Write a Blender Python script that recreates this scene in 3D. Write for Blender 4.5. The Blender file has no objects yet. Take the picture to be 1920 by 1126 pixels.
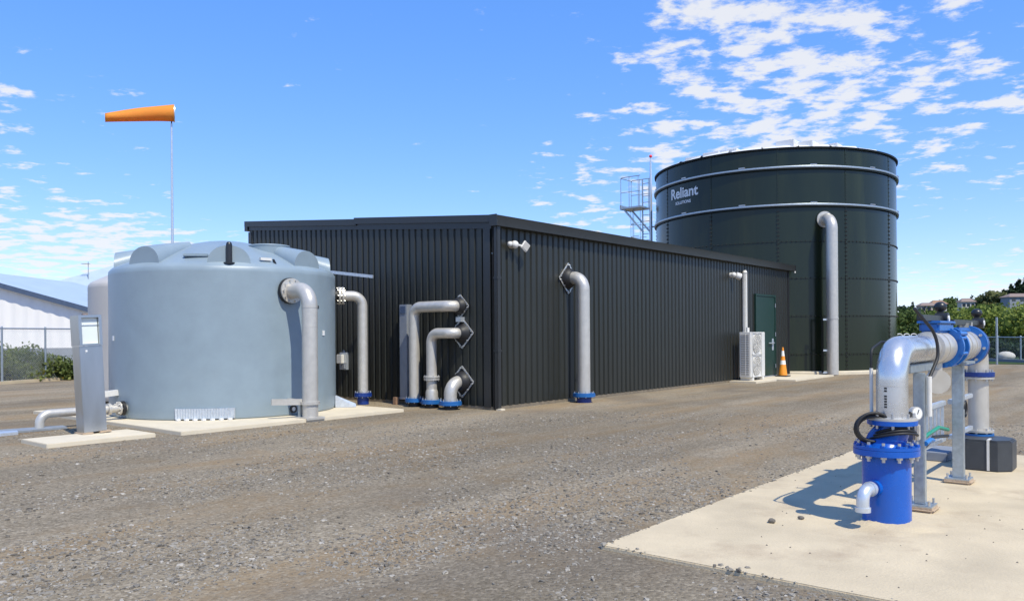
import bpy, bmesh, math, random
import numpy as np
from mathutils import Vector, Matrix, Euler

random.seed(7); rng = np.random.default_rng(7)
S = bpy.context.scene
COL = S.collection
R = math.radians

# ------------------------------------------------------------------ camera
CAM = Vector((-12.45, -10.82, 1.55))
fw = Vector((.770, .637, 0)).normalized()
rt = Vector((fw.y, -fw.x, 0)); up = Vector((0, 0, 1))
roll = R(0.4)
cr = rt * math.cos(roll) - up * math.sin(roll)
cu = up * math.cos(roll) + rt * math.sin(roll)
cd = bpy.data.cameras.new("camera"); cam = bpy.data.objects.new("camera", cd); COL.objects.link(cam)
m = Matrix.Identity(4)
for i in range(3):
    m[i][0] = cr[i]; m[i][1] = cu[i]; m[i][2] = -fw[i]; m[i][3] = CAM[i]
cam.matrix_world = m
cd.sensor_width = 36; cd.lens = 36 * 1500 / 1920; cd.shift_y = 64 / 1920
cd.clip_start = .05; cd.clip_end = 6000
S.camera = cam
S.render.resolution_x = 1024; S.render.resolution_y = 600

# ------------------------------------------------------------------ sky and sun
SUN_EL = R(55); SUN_AZ = math.atan2(-.957, -.29)          # direction towards the sun in the ground plane
sun_dir = Vector((math.cos(SUN_AZ) * math.cos(SUN_EL), math.sin(SUN_AZ) * math.cos(SUN_EL), math.sin(SUN_EL)))
W = bpy.data.worlds.new("World"); S.world = W; W.use_nodes = True
wt = W.node_tree; wn = wt.nodes; wl = wt.links; wn.clear()
def wnode(t, **k):
    n = wn.new(t)
    for a, b in k.items(): setattr(n, a, b)
    return n
sky = wnode('ShaderNodeTexSky', sky_type='NISHITA', sun_disc=False)
sky.sun_elevation = SUN_EL
sky.sun_rotation = math.pi / 2 - SUN_AZ
sky.altitude = 50; sky.air_density = 1.0; sky.dust_density = .0; sky.ozone_density = 2.5
hs = wnode('ShaderNodeHueSaturation'); hs.inputs['Hue'].default_value = .505; hs.inputs['Saturation'].default_value = 1.45; hs.inputs['Value'].default_value = 1.0
gm = wnode('ShaderNodeGamma'); gm.inputs['Gamma'].default_value = .55; wl.new(sky.outputs[0], gm.inputs['Color'])
tint = wnode('ShaderNodeMixRGB', blend_type='MULTIPLY'); tint.inputs[0].default_value = 1; tint.inputs[2].default_value = (1.58, 1.70, 2.10, 1)
wl.new(gm.outputs[0], tint.inputs[1]); wl.new(tint.outputs[0], hs.inputs['Color'])
tc = wnode('ShaderNodeTexCoord')
sep = wnode('ShaderNodeSeparateXYZ'); wl.new(tc.outputs['Generated'], sep.inputs[0])
def wmath(op, a, b=None, c=None, clamp=False):
    n = wnode('ShaderNodeMath', operation=op, use_clamp=clamp)
    for i, v in enumerate((a, b, c)):
        if v is None: continue
        if isinstance(v, (int, float)): n.inputs[i].default_value = v
        else: wl.new(v, n.inputs[i])
    return n.outputs[0]
zz = wmath('MAXIMUM', sep.outputs[2], 0.0)
den = wmath('ADD', zz, .09)
comb = wnode('ShaderNodeCombineXYZ')
wl.new(wmath('DIVIDE', sep.outputs[0], den), comb.inputs[0]); wl.new(wmath('DIVIDE', sep.outputs[1], den), comb.inputs[1])
# clouds drift in rows across the view: turn the flat layer to the view, stretch it a little
mp = wnode('ShaderNodeMapping'); mp.inputs['Rotation'].default_value = (0, 0, -math.atan2(fw.y, fw.x)); mp.inputs['Location'].default_value = (5.3, 2.9, 0)
wl.new(comb.outputs[0], mp.inputs[0])
def wnoise(scale, detail, rough, loc=(0, 0, 0), dist=0.0, sc=(1, 1, 1)):
    mm = wnode('ShaderNodeMapping'); mm.inputs['Location'].default_value = loc; mm.inputs['Scale'].default_value = sc
    wl.new(mp.outputs[0], mm.inputs[0])
    n = wnode('ShaderNodeTexNoise'); n.inputs['Scale'].default_value = scale; n.inputs['Detail'].default_value = detail
    n.inputs['Roughness'].default_value = rough; n.inputs['Distortion'].default_value = dist
    wl.new(mm.outputs[0], n.inputs['Vector']); return n.outputs['Fac']
puff = wnoise(7.2, 10, .60, (.4, .2, 0), .08, (1.0, .85, 1))
big = wnoise(.55, 3, .5, (7.3, 4.1, 0))
# more cloud towards the right of the view (the bank seen there), extra cover out of view to neutralise blue ambient
def bank(dx, dz, c0, c1, amount):
    """a cloud bank centred on one direction of the sky"""
    v = (fw + rt * dx + up * dz).normalized()
    dn = wnode('ShaderNodeVectorMath', operation='DOT_PRODUCT'); wl.new(tc.outputs['Generated'], dn.inputs[0]); dn.inputs[1].default_value = v
    k = wnode('ShaderNodeMapRange', interpolation_type='SMOOTHSTEP')
    for q, x in zip(('From Min', 'From Max', 'To Min', 'To Max'), (c0, c1, 0., amount)): k.inputs[q].default_value = x
    wl.new(dn.outputs['Value'], k.inputs['Value']); return k.outputs[0]
cov = wmath('SUBTRACT', wmath('MULTIPLY', wmath('SUBTRACT', big, .5), .42), -.015)  # raised base cover: unseen cloud added to whiten the ambient light
for bk_ in ((-.22, .40, .935, .985, -.13), (-.62, .46, .965, .99, -.08), (.10, .22, .98, .995, -.05), (.32, .43, .972, .997, .06), (.56, .24, .985, .998, -.045), (-.55, .20, .975, .996, .065), (.64, .17, .980, .997, .035), (.12, .15, .990, .999, .06)):
    cov = wmath('ADD', cov, bank(*bk_))
dens = wmath('ADD', puff, cov)
ramp = wnode('ShaderNodeMapRange', interpolation_type='SMOOTHSTEP'); ramp.inputs['From Min'].default_value = .555; ramp.inputs['From Max'].default_value = .69
wl.new(dens, ramp.inputs['Value'])
hor = wnode('ShaderNodeMapRange', interpolation_type='SMOOTHSTEP'); hor.inputs['From Min'].default_value = .0; hor.inputs['From Max'].default_value = .05
wl.new(sep.outputs[2], hor.inputs['Value'])
fac = wmath('MULTIPLY', wmath('MULTIPLY', ramp.outputs[0], .84), hor.outputs[0], clamp=True)
mixc = wnode('ShaderNodeMixRGB'); wl.new(fac, mixc.inputs[0]); wl.new(hs.outputs[0], mixc.inputs[1]); mixc.inputs[2].default_value = (4.15, 4.12, 4.05, 1)
bg = wnode('ShaderNodeBackground'); bg.inputs['Strength'].default_value = .15; wl.new(mixc.outputs[0], bg.inputs[0])
wo = wnode('ShaderNodeOutputWorld'); wl.new(bg.outputs[0], wo.inputs[0])
sd = bpy.data.lights.new("sun", 'SUN'); sd.energy = 3.2; sd.angle = R(.53); sd.color = (1.0, .94, .78)
so = bpy.data.objects.new("sun", sd); COL.objects.link(so); so.rotation_euler = sun_dir.to_track_quat('Z', 'Y').to_euler(); so.location = (0, 0, 40)
S.view_settings.view_transform = 'Standard'; S.view_settings.look = 'None'; S.view_settings.exposure = 0.58; S.view_settings.gamma = 1

# ------------------------------------------------------------------ materials
MATS = {}
def mat(name, col, rough=.5, metal=0.0, var=.12, vscale=6.0, bump=0.0, bscale=80.0, spec=.5, coat=0.0, streak=None, dirt_or_sheen=None, rvar=.1):
    """principled + world-space noise for colour wear (on enamel, painted reflections), roughness and fine relief"""
    if name in MATS: return MATS[name]
    M = bpy.data.materials.new(name); M.use_nodes = True; t = M.node_tree; n = t.nodes; l = t.links
    b = n['Principled BSDF']; b.inputs['Roughness'].default_value = rough; b.inputs['Metallic'].default_value = metal
    b.inputs['Specular IOR Level'].default_value = spec; b.inputs['Coat Weight'].default_value = coat; b.inputs['Coat Roughness'].default_value = .08
    g = n.new('ShaderNodeNewGeometry')
    mp = n.new('ShaderNodeMapping'); l.new(g.outputs['Position'], mp.inputs[0])
    if streak: mp.inputs['Scale'].default_value = streak
    nz = n.new('ShaderNodeTexNoise'); nz.inputs['Scale'].default_value = vscale; nz.inputs['Detail'].default_value = 5; nz.inputs['Roughness'].default_value = .6
    l.new(mp.outputs[0], nz.inputs['Vector'])
    mr = n.new('ShaderNodeMapRange'); mr.inputs['From Min'].default_value = .3; mr.inputs['From Max'].default_value = .7
    mr.inputs['To Min'].default_value = 1 - var; mr.inputs['To Max'].default_value = 1 + var; l.new(nz.outputs['Fac'], mr.inputs['Value'])
    mx = n.new('ShaderNodeMixRGB'); mx.blend_type = 'MULTIPLY'; mx.inputs[0].default_value = 1; mx.inputs[1].default_value = (*col, 1)
    l.new(mr.outputs[0], mx.inputs[2]); out = mx.outputs[0]
    if dirt_or_sheen:      # (colour, threshold, scale): patchy stains with a shape of their own; on enamel, painted reflections
        dn = n.new('ShaderNodeTexNoise'); dn.inputs['Scale'].default_value = dirt_or_sheen[2]; dn.inputs['Detail'].default_value = 7; dn.inputs['Roughness'].default_value = .65
        l.new(mp.outputs[0], dn.inputs['Vector'])
        dr = n.new('ShaderNodeMapRange'); dr.inputs['From Min'].default_value = dirt_or_sheen[1]; dr.inputs['From Max'].default_value = dirt_or_sheen[1] + .2; dr.inputs['To Max'].default_value = dirt_or_sheen[3] if len(dirt_or_sheen) > 3 else .7
        l.new(dn.outputs['Fac'], dr.inputs['Value'])
        dm = n.new('ShaderNodeMixRGB'); l.new(dr.outputs[0], dm.inputs[0]); l.new(out, dm.inputs[1]); dm.inputs[2].default_value = (*dirt_or_sheen[0], 1); out = dm.outputs[0]
    l.new(out, b.inputs['Base Color'])
    r2 = n.new('ShaderNodeMapRange'); r2.inputs['From Min'].default_value = .3; r2.inputs['From Max'].default_value = .7
    r2.inputs['To Min'].default_value = max(.02, rough * (1 - rvar)); r2.inputs['To Max'].default_value = min(1, rough * (1 + rvar)); l.new(nz.outputs['Fac'], r2.inputs['Value']); l.new(r2.outputs[0], b.inputs['Roughness'])
    if bump:
        bn = n.new('ShaderNodeTexNoise'); bn.inputs['Scale'].default_value = bscale; bn.inputs['Detail'].default_value = 4; l.new(g.outputs['Position'], bn.inputs['Vector'])
        bp = n.new('ShaderNodeBump'); bp.inputs['Strength'].default_value = bump; bp.inputs['Distance'].default_value = .02; l.new(bn.outputs['Fac'], bp.inputs['Height']); l.new(bp.outputs[0], b.inputs['Normal'])
    MATS[name] = M; return M

mat('cladding', (.0215, .0225, .0175), .38, 0, .10, 1.2, .02, 30, streak=(1, 1, .15), dirt_or_sheen=((.045, .042, .036), .56, 1.6, .25))
mat('cladding_trim', (.026, .0265, .0265), .36, 0, .08, 1.5)
mat('black_gap', (.008, .008, .009), .6)
mat('roof_steel', (.05, .053, .056), .45)
mat('poly_grey', (.25, .315, .355), .36, 0, .06, 2.5, .10, 260, dirt_or_sheen=((.31, .345, .345), .60, .8, .22))
mat('poly_cream', (.50, .47, .43), .5, 0, .05, 2.5, .05, 200)
mat('stainless', (.56, .53, .475), .40, .40, .07, 9, .03, 120, dirt_or_sheen=((.40, .38, .34), .60, 5, .35), rvar=.2)
mat('stainless_bright', (.70, .69, .67), .27, .75, .05, 7, .02, 120, dirt_or_sheen=((.52, .50, .47), .62, 4, .3), rvar=.25)
mat('kiosk_steel', (.52, .53, .53), .33, .95, .06, 5, .0, 100, streak=(1, 1, .2), rvar=.15)
mat('galvanised', (.42, .47, .50), .42, .72, .14, 22, .03, 60, dirt_or_sheen=((.28, .31, .33), .58, 9, .5))
mat('galv_light', (.62, .66, .70), .38, .6, .10, 20)
mat('grey_paint', (.26, .28, .31), .45, .1, .08, 6)
mat('white_paint', (.78, .78, .76), .4, 0, .05, 6)
mat('white_plastic', (.68, .66, .61), .45, 0, .05, 8, dirt_or_sheen=((.5, .48, .42), .6, 6, .3))
mat('black_rubber', (.014, .014, .015), .55, 0, .15, 10)
mat('black_plastic', (.02, .021, .023), .35, 0, .1, 10)
mat('grey_box', (.045, .05, .056), .48, 0, .12, 8, .04, 120, dirt_or_sheen=((.12, .115, .10), .58, 6, .4))
mat('royal_blue', (.004, .092, .44), .27, 0, .07, 5, .02, 70, spec=.55, dirt_or_sheen=((.10, .16, .42), .64, 7, .5))
mat('valve_blue', (.018, .14, .46), .33, 0, .10, 9, .03, 70, dirt_or_sheen=((.10, .17, .32), .6, 8, .4))
mat('flange_navy', (.008, .035, .20), .33, 0, .1, 9)
mat('flange_cyan', (.014, .12, .36), .4, 0, .1, 9)
mat('bolt_steel', (.58, .57, .55), .38, .8, .15, 40)
mat('dark_bolt', (.012, .012, .012), .6)
mat('enamel', (.013, .019, .009), .20, 0, .30, .7, .015, 3.0, spec=.40, streak=(1, 1, .12), dirt_or_sheen=((.030, .038, .014), .50, .8, .8), rvar=.25)  # upright tone streaks and greenish patches paint reflections into the colour
mat('enamel_seam', (.007, .010, .009), .5, spec=.2)
mat('concrete', (.57, .47, .315), .85, 0, .13, 1.3, .25, 55, spec=.25, dirt_or_sheen=((.39, .30, .20), .54, 1.5, .7))
mat('concrete_pale', (.64, .56, .42), .85, 0, .06, 3, .12, 60, spec=.25, dirt_or_sheen=((.45, .39, .31), .62, 3, .5))
mat('slab_side', (.20, .165, .12), .9, 0, .2, 9, .2, 60, spec=.2)
mat('grout', (.47, .36, .25), .9, 0, .1, 14, .3, 60, spec=.2)
mat('mortar_white', (.66, .64, .60), .9, 0, .1, 14, .3, 40, spec=.2)

mat('cone_orange', (.85, .30, .02), .5, 0, .06, 8)
mat('cone_white', (.85, .83, .78), .35)
mat('cone_base', (.03, .028, .027), .7)
mat('door_green', (.010, .036, .026), .42, 0, .08, 3)
mat('screen_white', (.74, .79, .76), .25, 0, .02, 3)
mat('lens_grey', (.36, .34, .30), .2, 0, .05, 8)
mat('hose_green', (.02, .25, .16), .4)
mat('hose_blue', (.02, .16, .45), .4)
mat('brass', (.45, .40, .32), .35, .9)
mat('red', (.75, .03, .04), .45)
mat('dial', (.80, .80, .78), .3)
mat('pipe_grey', (.24, .26, .28), .5, 0, .1, 10)
mat('shed_white', (.86, .83, .78), .55, 0, .04, 2, streak=(1, 1, .2))
mat('shed_trim', (.07, .10, .16), .5)
mat('pale_roof', (.42, .50, .56), .45, 0, .05, 1)
mat('wall_grey', (.23, .25, .28), .85, 0, .12, 2)
mat('bark', (.09, .07, .05), .9, 0, .2, 8)
mat('house_pink', (.42, .34, .29), .8)
mat('house_white', (.50, .48, .43), .8)
mat('roof_orange', (.30, .18, .11), .8)
mat('roof_brown', (.24, .18, .15), .8)
mat('window_glass', (.03, .04, .05), .1)
mat('pebble', (.17, .15, .125), .9, 0, .2, 60, spec=.2)
mat('wall_seal_metal', (.62, .62, .61), .4, .6, .2, 60)

def attr_mat(name, c0, c1, rough=.8, trans=0.0, bump=0.0, spec=.25, c2=None):
    """colour between c0 and c1 picked by a stored per-piece random number"""
    M = bpy.data.materials.new(name); M.use_nodes = True; t = M.node_tree; n = t.nodes; l = t.links
    b = n['Principled BSDF']; b.inputs['Roughness'].default_value = rough; b.inputs['Specular IOR Level'].default_value = spec
    a = n.new('ShaderNodeAttribute'); a.attribute_name = 'rnd'
    cr_ = n.new('ShaderNodeValToRGB'); cr_.color_ramp.elements[0].color = (*c0, 1); cr_.color_ramp.elements[1].color = (*c1, 1)
    if c2: e = cr_.color_ramp.elements.new(.94); e.color = (*c1, 1); cr_.color_ramp.elements[-1].color = (*c2, 1)
    l.new(a.outputs['Fac'], cr_.inputs[0]); l.new(cr_.outputs[0], b.inputs['Base Color'])
    if trans:
        tr = n.new('ShaderNodeBsdfTranslucent'); l.new(cr_.outputs[0], tr.inputs[0])
        ms = n.new('ShaderNodeMixShader'); ms.inputs[0].default_value = trans; l.new(b.outputs[0], ms.inputs[1]); l.new(tr.outputs[0], ms.inputs[2])
        l.new(ms.outputs[0], n['Material Output'].inputs[0])
    MATS[name] = M; return M
def cloth(name, col, tr):
    M = mat(name, col, .8, 0, .05, 5); n = M.node_tree.nodes; l = M.node_tree.links; t_ = n.new('ShaderNodeBsdfTranslucent'); t_.inputs[0].default_value = (*col, 1)
    ms = n.new('ShaderNodeMixShader'); ms.inputs[0].default_value = tr; l.new(n['Principled BSDF'].outputs[0], ms.inputs[1]); l.new(t_.outputs[0], ms.inputs[2]); l.new(ms.outputs[0], n['Material Output'].inputs[0])
cloth('sock_orange', (.98, .47, .08), .5)
attr_mat('leaf_dark', (.012, .026, .012), (.035, .062, .022), .7, .2)
attr_mat('leaf_mid', (.04, .07, .018), (.115, .16, .038), .7, .25)
attr_mat('leaf_light', (.11, .15, .025), (.27, .32, .065), .7, .3)
attr_mat('leaf_bush', (.06, .09, .026), (.20, .235, .06), .65, .25, c2=(.34, .22, .03))
attr_mat('leaf_olive', (.10, .12, .04), (.24, .24, .09), .7, .3)
attr_mat('gravel_stone', (.12, .105, .084), (.33, .298, .246), .9, 0, c2=(.46, .42, .36))

def ground_material():
    M = bpy.data.materials.new('gravel'); M.use_nodes = True; t = M.node_tree; n = t.nodes; l = t.links
    b = n['Principled BSDF']; b.inputs['Roughness'].default_value = .95; b.inputs['Specular IOR Level'].default_value = .15
    g = n.new('ShaderNodeNewGeometry')
    def mapping(scale, rot=0):
        mm = n.new('ShaderNodeMapping'); mm.inputs['Scale'].default_value = scale; mm.inputs['Rotation'].default_value = (0, 0, rot); l.new(g.outputs['Position'], mm.inputs[0]); return mm.outputs[0]
    def noise(vec, sc, det=5, ro=.6, dist=0):
        q = n.new('ShaderNodeTexNoise'); q.inputs['Scale'].default_value = sc; q.inputs['Detail'].default_value = det; q.inputs['Roughness'].default_value = ro; q.inputs['Distortion'].default_value = dist; l.new(vec, q.inputs['Vector']); return q.outputs['Fac']
    def rng_(v, a, b_, c=0., d=1.):
        q = n.new('ShaderNodeMapRange'); q.interpolation_type = 'SMOOTHSTEP'
        for k, x in zip(('From Min', 'From Max', 'To Min', 'To Max'), (a, b_, c, d)): q.inputs[k].default_value = x
        l.new(v, q.inputs['Value']); return q.outputs[0]
    def mix(f, a, c, mode='MIX'):
        q = n.new('ShaderNodeMixRGB'); q.blend_type = mode
        for i, v in enumerate((f, a, c)):
            if isinstance(v, (int, float)): q.inputs[i].default_value = v
            elif isinstance(v, tuple): q.inputs[i].default_value = (*v, 1)
            else: l.new(v, q.inputs[i])
        return q.outputs[0]
    iso = mapping((1, 1, 1)); trk = mapping((.16, 1, 1), R(-6))
    vo = n.new('ShaderNodeTexVoronoi'); vo.inputs['Scale'].default_value = 42; l.new(iso, vo.inputs['Vector'])
    vo2 = n.new('ShaderNodeTexVoronoi'); vo2.inputs['Scale'].default_value = 95; l.new(iso, vo2.inputs['Vector'])
    sp = n.new('ShaderNodeSeparateColor'); l.new(vo.outputs['Color'], sp.inputs[0])
    sp2 = n.new('ShaderNodeSeparateColor'); l.new(vo2.outputs['Color'], sp2.inputs[0])
    st = n.new('ShaderNodeValToRGB'); e = st.color_ramp.elements; e[0].color = (.15, .130, .105, 1); e[1].color = (.55, .49, .42, 1)
    k = e.new(.5); k.color = (.30, .262, .213, 1); k = e.new(.85); k.color = (.39, .348, .295, 1); l.new(sp.outputs[0], st.inputs[0])
    st2 = n.new('ShaderNodeValToRGB'); e = st2.color_ramp.elements; e[0].color = (.19, .162, .126, 1); e[1].color = (.40, .345, .28, 1); l.new(sp2.outputs[0], st2.inputs[0])
    stones = mix(.45, st.outputs[0], st2.outputs[0])
    dirt_or_sheen = mix(rng_(noise(iso, 26, 6), .3, .7), (.235, .172, .108), (.34, .262, .178))
    # wheel-packed fines in long streaks and blotches along the driving line
    f1 = rng_(noise(trk, 1.05, 6, .62, .4), .47, .62); f2 = rng_(noise(iso, .9, 5, .65), .50, .66, 0, .85)
    fm = n.new('ShaderNodeMath'); fm.operation = 'MAXIMUM'; l.new(f1, fm.inputs[0]); l.new(f2, fm.inputs[1])
    br = n.new('ShaderNodeMath'); br.operation = 'MULTIPLY'; l.new(fm.outputs[0], br.inputs[0]); l.new(rng_(noise(iso, 11, 5, .7), .32, .62, .25, .95), br.inputs[1])
    col = mix(br.outputs[0], stones, dirt_or_sheen)
    col = mix(1, col, (.90, .855, .735), 'MULTIPLY')
    col = mix(1, col, rng_(noise(trk, .55, 4, .55), .3, .7, .74, 1.20), 'MULTIPLY')
    col = mix(rng_(noise(iso, .35, 4, .5), .52, .72, 0, .5), col, (.15, .125, .098))
    l.new(col, b.inputs['Base Color'])
    hm = n.new('ShaderNodeMath'); hm.operation = 'ADD'; l.new(vo.outputs['Distance'], hm.inputs[0]); l.new(noise(iso, 120, 3), hm.inputs[1])
    bp = n.new('ShaderNodeBump'); bp.invert = True; bp.inputs['Strength'].default_value = .65; bp.inputs['Distance'].default_value = .012; l.new(hm.outputs[0], bp.inputs['Height']); l.new(bp.outputs[0], b.inputs['Normal'])
    MATS['gravel'] = M
ground_material()
def grass_material():
    mat('grass', (.075, .10, .03), .95, 0, .35, .25, 0, 40, spec=.1, dirt_or_sheen=((.14, .14, .05), .5, .08, .7))
    mat('hill_green', (.035, .06, .02), .95, 0, .4, .05, 0, 40, spec=.1, dirt_or_sheen=((.09, .11, .035), .5, .03, .8))
grass_material()

# ------------------------------------------------------------------ mesh tools
ORI = {}
def origin_of(o): return ORI.get(o.name, Vector((0, 0, 0))) if o else Vector((0, 0, 0))
class MB:
    def __init__(s): s.v = []; s.f = []
    def add(s, vs, fs):
        k = len(s.v); s.v += [tuple(p) for p in vs]; s.f += [tuple(i + k for i in f) for f in fs]; return s
    def box(s, x0, x1, y0, y1, z0, z1):
        return s.add([(x0, y0, z0), (x1, y0, z0), (x1, y1, z0), (x0, y1, z0), (x0, y0, z1), (x1, y0, z1), (x1, y1, z1), (x0, y1, z1)],
                     [(3, 2, 1, 0), (4, 5, 6, 7), (0, 1, 5, 4), (1, 2, 6, 5), (2, 3, 7, 6), (3, 0, 4, 7)])
    def bar(s, p, q, w, h, upv=(0, 0, 1)):
        p = Vector(p); q = Vector(q); d = (q - p).normalized(); a = d.cross(Vector(upv))
        if a.length < 1e-4: a = d.cross(Vector((1, 0, 0)))
        a.normalize(); c = a.cross(d).normalized(); a *= w / 2; c *= h / 2
        return s.add([p - a - c, p + a - c, p + a + c, p - a + c, q - a - c, q + a - c, q + a + c, q - a + c],
                     [(0, 1, 2, 3), (7, 6, 5, 4), (4, 5, 1, 0), (5, 6, 2, 1), (6, 7, 3, 2), (7, 4, 0, 3)])
    def tube(s, path, r, n=20, cap=True, rs=None):
        P = [Vector(p) for p in path]; T = []
        for i in range(len(P)):
            d = (P[min(i + 1, len(P) - 1)] - P[max(i - 1, 0)]); T.append(d.normalized())
        a = T[0].cross(Vector((0, 0, 1)))
        if a.length < 1e-3: a = T[0].cross(Vector((1, 0, 0)))
        a.normalize(); vs = []; fs = []
        for i, p in enumerate(P):
            a = (a - T[i] * a.dot(T[i])).normalized(); b = T[i].cross(a); rr = rs[i] if rs else r
            for k in range(n):
                th = 2 * math.pi * k / n; vs.append(p + (a * math.cos(th) + b * math.sin(th)) * rr)
        for i in range(len(P) - 1):
            for k in range(n):
                k2 = (k + 1) % n; fs.append((i * n + k, i * n + k2, (i + 1) * n + k2, (i + 1) * n + k))
        if cap: fs.append(tuple(range(n - 1, -1, -1))); fs.append(tuple((len(P) - 1) * n + k for k in range(n)))
        return s.add(vs, fs)
    def cyl(s, p, q, r, r2=None, n=20): return s.tube([p, q], r, n, True, [r, r if r2 is None else r2])
    def ring(s, p, d, ro, ri, t, n=28):
        """flat annulus of thickness t centred at p, axis d"""
        p = Vector(p); d = Vector(d).normalized(); a = d.cross(Vector((0, 0, 1)))
        if a.length < 1e-3: a = Vector((1, 0, 0))
        a.normalize(); b = d.cross(a); vs = []; fs = []
        for sgn, rr in ((-1, ri), (-1, ro), (1, ro), (1, ri)):
            for k in range(n):
                th = 2 * math.pi * k / n; vs.append(p + d * (sgn * t / 2) + (a * math.cos(th) + b * math.sin(th)) * rr)
        for j in range(4):
            for k in range(n):
                k2 = (k + 1) % n; j2 = (j + 1) % 4; fs.append((j * n + k, j * n + k2, j2 * n + k2, j2 * n + k))
        return s.add(vs, fs)
    def lathe(s, prof, cx, cy, n=64, a0=0, a1=360):
        full = abs(a1 - a0) >= 360; N = n if full else n + 1; vs = []; fs = []
        for (r, z) in prof:
            for k in range(N):
                th = R(a0 + (a1 - a0) * k / n); vs.append((cx + r * math.cos(th), cy + r * math.sin(th), z))
        for i in range(len(prof) - 1):
            for k in range(n):
                k2 = (k + 1) % N; fs.append((i * N + k, i * N + k2, (i + 1) * N + k2, (i + 1) * N + k))
        return s.add(vs, fs)
    def prism(s, poly, z0, z1):
        n = len(poly); vs = [(*p, z0) for p in poly] + [(*p, z1) for p in poly]
        return s.add(vs, [tuple(range(n - 1, -1, -1)), tuple(range(n, 2 * n))] + [(i, (i + 1) % n, (i + 1) % n + n, i + n) for i in range(n)])
    def sphere(s, c, r, n=12, sz=1.0):
        pr = [(max(r * math.sin(math.pi * i / n), 1e-4), c[2] - r * sz * math.cos(math.pi * i / n)) for i in range(n + 1)]
        return s.lathe(pr, c[0], c[1], 2 * n)
    def build(s, name, material, parent=None, bev=0, smooth=38, **tags):
        o_ = origin_of(parent); v = np.array(s.v, dtype=float)
        if parent is None:
            o_ = Vector(((v[:, 0].min() + v[:, 0].max()) / 2, (v[:, 1].min() + v[:, 1].max()) / 2, v[:, 2].min()))
        me = bpy.data.meshes.new(name); me.from_pydata((v - np.array(o_)).tolist(), [], s.f)
        bm = bmesh.new(); bm.from_mesh(me); bmesh.ops.recalc_face_normals(bm, faces=bm.faces)
        if bev: bmesh.ops.bevel(bm, geom=[e for e in bm.edges if len(e.link_faces) == 2 and e.calc_face_angle(0) > R(50)], offset=bev, segments=2, affect='EDGES', clamp_overlap=True)
        bm.to_mesh(me); bm.free()
        me.shade_smooth(); me.set_sharp_from_angle(angle=R(smooth))
        me.materials.append(MATS[material] if isinstance(material, str) else material)
        o = bpy.data.objects.new(name, me); COL.objects.link(o)
        if parent: o.parent = parent; ORI[o.name] = o_
        else: o.location = o_; ORI[o.name] = o_
        for k, x in tags.items(): o[k] = x
        return o
def thing(name, label, cat, loc, group=None):
    o = bpy.data.objects.new(name, None); COL.objects.link(o); o.location = loc; o.empty_display_size = .1
    o['label'] = label; o['category'] = cat
    if group: o['group'] = group
    ORI[o.name] = Vector(loc); return o
def share(o, parent, loc=(0, 0, 0), rotz=0, name=None):
    c = o.copy(); COL.objects.link(c); c.parent = parent; c.location = loc; c.rotation_euler = (0, 0, rotz); ORI[c.name] = origin_of(parent); return c
def rounded(points, rad, n=9):
    """polyline with the corners turned into arcs"""
    P = [Vector(p) for p in points]; out = [P[0]]
    for i in range(1, len(P) - 1):
        a = (P[i - 1] - P[i]).normalized(); b = (P[i + 1] - P[i]).normalized(); r = rad[i - 1] if isinstance(rad, (list, tuple)) else rad
        ang = a.angle(b); t = r / math.tan(ang / 2); c = P[i] + (a + b).normalized() * (r / math.sin(ang / 2))
        s0 = P[i] + a * t - c; s1 = P[i] + b * t - c; tot = s0.angle(s1); ax = s0.cross(s1).normalized()
        for k in range(n + 1): out.append(c + Matrix.Rotation(tot * k / n, 3, ax) @ s0)
    out.append(P[-1]); return out
def bolts(name, p, d, rad, count, parent, material='bolt_steel', r=.012, L=.06, n=6, phase=0.0):
    p = Vector(p); d = Vector(d).normalized(); a = d.cross(Vector((0, 0, 1)))
    if a.length < 1e-3: a = Vector((1, 0, 0))
    a.normalize(); b = d.cross(a)
    for k in range(count):
        th = 2 * math.pi * (k + phase) / count; q = p + (a * math.cos(th) + b * math.sin(th)) * rad
        MB().cyl(q - d * L / 2, q + d * L / 2, r, n=n).build(name, material, parent)

# ================================================================== SETTING
N = 160
def ground():
    b = MB(); e = 2500
    b.add([(-e, -e, 0), (e, -e, 0), (e, e, 0), (-e, e, 0)], [(0, 1, 2, 3)])
    o = b.build('gravel_yard', 'gravel', None, kind='structure'); return o
ground()
def camdir(px): 
    a = math.atan2(fw.y, fw.x) - math.atan((px - 960) / 1500); return math.cos(a), math.sin(a)
def spot(px, dist, z=0.0):
    """a place seen in column px of the photograph, at a true distance over the ground"""
    c, s = camdir(px); k = dist / math.cos(math.atan((px - 960) / 1500)); return Vector((CAM.x + c * k, CAM.y + s * k, z))
# grass flat beyond the yard fence and rising ground behind
def hill():
    b = MB(); rr = [44, 60, 90, 140, 200, 260, 320, 400, 500, 650, 900]; zz_ = [.02, .03, .05, .2, 1.5, 4.5, 8, 12, 15, 17, 15]
    A = np.linspace(-62, 28, 46); vs = []; fs = []
    for r, z in zip(rr, zz_):
        for a in A:
            w = .75 + .35 * math.sin(a * .17 + 1.3) + .18 * math.sin(a * .41)
            w *= min(1, (28 - a) / 12) * min(1, (a + 62) / 12)
            vs.append((CAM.x + r * math.cos(R(a)), CAM.y + r * math.sin(R(a)), max(.02, z * w) if r > 100 else z))
    n = len(A)
    for i in range(len(rr) - 1):
        for k in range(n - 1): fs.append((i * n + k, i * n + k + 1, (i + 1) * n + k + 1, (i + 1) * n + k))
    b.add(vs, fs).build('hillside', 'hill_green', None, smooth=180, kind='structure')
hill()
def slab(name, x0, x1, y0, y1, z1, material):
    b = MB().box(x0, x1, y0, y1, -.12, z1); return b.build(name, material, None, bev=.008, kind='structure')
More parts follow.
